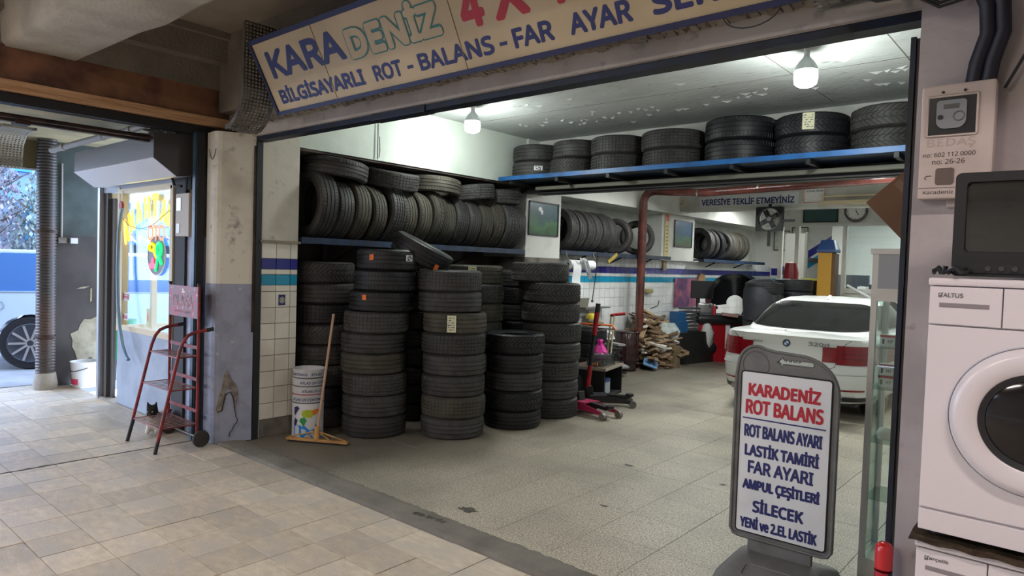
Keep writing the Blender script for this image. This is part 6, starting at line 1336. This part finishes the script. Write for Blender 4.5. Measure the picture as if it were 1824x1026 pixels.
# local x = length axis, -y faces viewer
sp_ = mat('suv_paint', (.45, .56, .64), .25, coat=.8); 
def suv_body():
    b = B(); prof = [(-2.3, .42), (-2.35, .8), (-2.25, 1.12), (2.2, 1.12), (2.35, .95), (2.4, .45)]
    arch = lambda cx: [(cx+.43*math.cos(math.radians(a)), .36+.43*math.sin(math.radians(a))) for a in range(170, 9, -10)]
    bot = [(2.3, .30)]+[(cx, z) for cx, z in reversed(arch(1.45))]+[(x, .30) for x in (.9, -.9)]+[(cx, z) for cx, z in reversed(arch(-1.45))]+[(-2.2, .32)]
    poly = prof+bot
    return b, poly
b, poly = suv_body()
me = curve2d([poly], .92); me.name = 'body'; me.materials.clear(); me.materials.append(sp_); mk('body', me, None, t)
me = curve2d([[(-2.2, 1.12), (-2.0, 1.55), (-1.8, 1.66), (.6, 1.66), (1.35, 1.12)]], .80); me.name = 'cabin'; me.materials.clear(); me.materials.append(mat('suv_window', (.06, .16, .38), .08, coat=1)); mk('cabin_glass', me, None, t)
mk('roof', B().bb(-2.0, .65, -.80, .80, 1.65, 1.71, .02), sp_, t)
for cx in (-1.45, 1.45):
    for s_ in (-1, 1):
        w_ = mk('wheel', B().lathe([(0, -.10), (.27, -.12), (.36, -.13), (.38, -.09), (.38, .09), (.36, .13), (0, .12)], (0, 0, 0), 36, Matrix.Rotation(PI/2, 3, 'X')), RUB[1], t, 60, loc=(cx, s_*.80, .38))
        if s_ < 0:
            mk('rim', B().lathe([(0, .135), (.05, .14), (.26, .13), (.27, .145), (.28, .13)], (0, 0, 0), 36, Matrix.Rotation(PI/2, 3, 'X')), mat('rim_dark', (.05, .055, .07), .4), w_, 60)
            for k in range(10): a = k*PI/5; mk('spoke', B().box((.15*math.cos(a), -.148, .15*math.sin(a)), (.22, .02, .03), (0, -a, 0)), ALU, w_)
mk('fuel_flap', B().tube([(x, -.925, z) for x, z in rrect(-1.95, -1.77, .86, .98, .05)], .005, 5, True), mat('flap_line', (.2, .25, .3), .5), t)
mk('sill_line', B().bb(-2.2, 2.2, -.926, -.92, 1.10, 1.115), mat('flap_line', (.2, .25, .3), .5), t)
def far_car(loc, rz, col, label):
    t = thing('parked_car', label, 'car', loc, rz)
    m_ = mat('far_paint_'+label.split()[0], col, .3, coat=.5)
    me = curve2d([[(-2.1, .3), (-2.15, .75), (-1.3, .9), (-.7, 1.38), (.8, 1.42), (1.6, .95), (2.1, .9), (2.15, .35), (1.75, .3), (1.6, .5), (1.2, .5), (1.05, .3), (-1.05, .3), (-1.2, .5), (-1.6, .5), (-1.75, .3)]], .8); me.name = 'body'; me.materials.clear(); me.materials.append(m_); mk('body', me, None, t)
    me = curve2d([[(-1.15, .92), (-.66, 1.32), (.75, 1.36), (1.4, .95)]], .81); me.name = 'windows'; me.materials.clear(); me.materials.append(mat('far_window', (.05, .10, .2), .1, coat=.5)); mk('windows', me, None, t)
    me = curve2d([[(-1.15, .92), (-.66, 1.32), (.75, 1.36), (1.4, .95)]], .7); me.transform(Matrix.Rotation(0, 4, 'Z'))
    for cx in (-1.4, 1.4):
        for s_ in (-1, 1): mk('wheel', B().cyl((cx, s_*.7, .31), (cx, s_*.84, .31), .31, None, 20), RUB[1], t, 60)
far_car((-16.5, 4.6, -.03), 1.3, (.55, .62, .70), 'silver parked car beyond the pale blue vehicle at the left edge')
far_car((-20.0, 4.4, -.03), 1.2, (.60, .64, .68), 'white parked car in the second row at the left edge')
far_car((-17.8, 9.4, -.03), 1.6, (.45, .48, .52), 'grey parked car further off behind the kiosk window')
t = thing('street_building', 'blue glass office block across the street with an awning sign', 'building', (-27, 2, 0))
bl = mat('blue_cladding', (.03, .22, .75), .4); mk('facade', B().bb(-1, 0, -6, 16, 0, 12), mat('facade_pale', (.13, .18, .24), .7), t)
for k in range(5):
    for j in range(6): mk('window', B().bb(0, .05, -5+2.2*k, -3.4+2.2*k, 3.2+1.5*j, 4.3+1.5*j), mat('far_glass', (.10, .22, .40), .2), t)
mk('blue_panel', B().bb(0, .3, 2.6, 3.5, 3.3, 11), bl, t); mk('blue_panel', B().bb(0, .25, 4.0, 6.4, 4.2, 6.2), bl, t); mk('blue_panel', B().bb(0, .3, -2, 2.5, 5, 6.3), mat('pale_blue_panel', (.10, .35, .65), .4), t)
aw = mk('awning', B().prism([(0, 3.1), (0, 2.0), (1.6, 2.0), (1.6, 2.35)], 4.6, 13, Matrix.Rotation(0, 4, 'Z')), mat('awning_blue', (.02, .20, .42), .6), t)
mk('awning_band', B().bb(1.59, 1.62, 4.6, 13, 1.95, 2.33), mat('awning_band_blue', (.01, .16, .36), .5), aw)
Ma = Matrix.Translation((1.63, 0, 0)) @ Matrix.Rotation(PI/2, 4, 'Z'); text(aw, 'GRAN   TUF', 6.2, 2.02, 3.4, .25, WHITE, M=Ma, bold=.03)
for k, (x, y) in enumerate(((-22, 4.5), (-24, 6.2))): mk('street_pole', B().cyl((x, y, 0), (x, y, 9), .07, .05, 12), WHITE, None, 60, ['nearer white pole among the street trees', 'further white pole among the street trees'][k], 'pole')
def tree(name, label, loc, h_, r, m, n, trunk):
    t = thing(name, label, 'tree', loc); b = B()
    for k in range(n):
        a = rnd.uniform(0, 2*PI); q = rnd.random()**.5*r; z_ = h_*(.25+.75*rnd.random()); q *= (1.1-z_/h_*.7)
        c = Vector((q*math.cos(a), q*math.sin(a), z_)); s_ = rnd.uniform(.03, .09); R_ = Euler((rnd.uniform(0, 3), rnd.uniform(0, 3), 0)).to_matrix()
        b._add([c+R_ @ Vector(v)*s_ for v in ((-1, 0, 0), (0, -.6, .1), (1, 0, 0), (0, .6, -.1))], [(0, 1, 2, 3)])
    mk('crown', b, m, t, kind='stuff'); b = B(); b.cyl((0, 0, 0), (0, 0, h_*.9), .12, .03, 8)
    for k in range(10): a = rnd.uniform(0, 6); z_ = h_*rnd.uniform(.3, .7); b.cyl((0, 0, z_), (r*.8*math.cos(a), r*.8*math.sin(a), z_+.8), .04, .01, 6)
    mk('trunk', b, trunk, t)
gl_ = mat('leaf_green', (.08, .20, .10), .7, c2=(.13, .28, .16), sc=3); gp_ = mat('twig_mauve', (.34, .30, .37), .8, c2=(.22, .25, .24), sc=3); tk = mat('trunk_brown', (.10, .07, .06), .9)
tree('evergreen', 'dark green evergreen beyond the parked cars at the left edge', (-20.5, 3.6, 0), 2.6, 1.3, gl_, 6000, tk)
tree('bare_tree', 'mauve leafless tree before the blue building, left edge', (-23.5, 4.6, 0), 4.6, 1.8, gp_, 5000, tk)
tree('bare_tree', 'grey green tree just left of the corrugated pipe', (-22.6, 6.4, 0), 4.2, 1.6, mat('leaf_grey', (.24, .30, .28), .8), 5000, tk)
tree('bare_tree', 'tall thin tree behind the kiosk window beside the awning', (-23.5, 12.5, 0), 5.0, 1.5, gp_, 3000, tk)
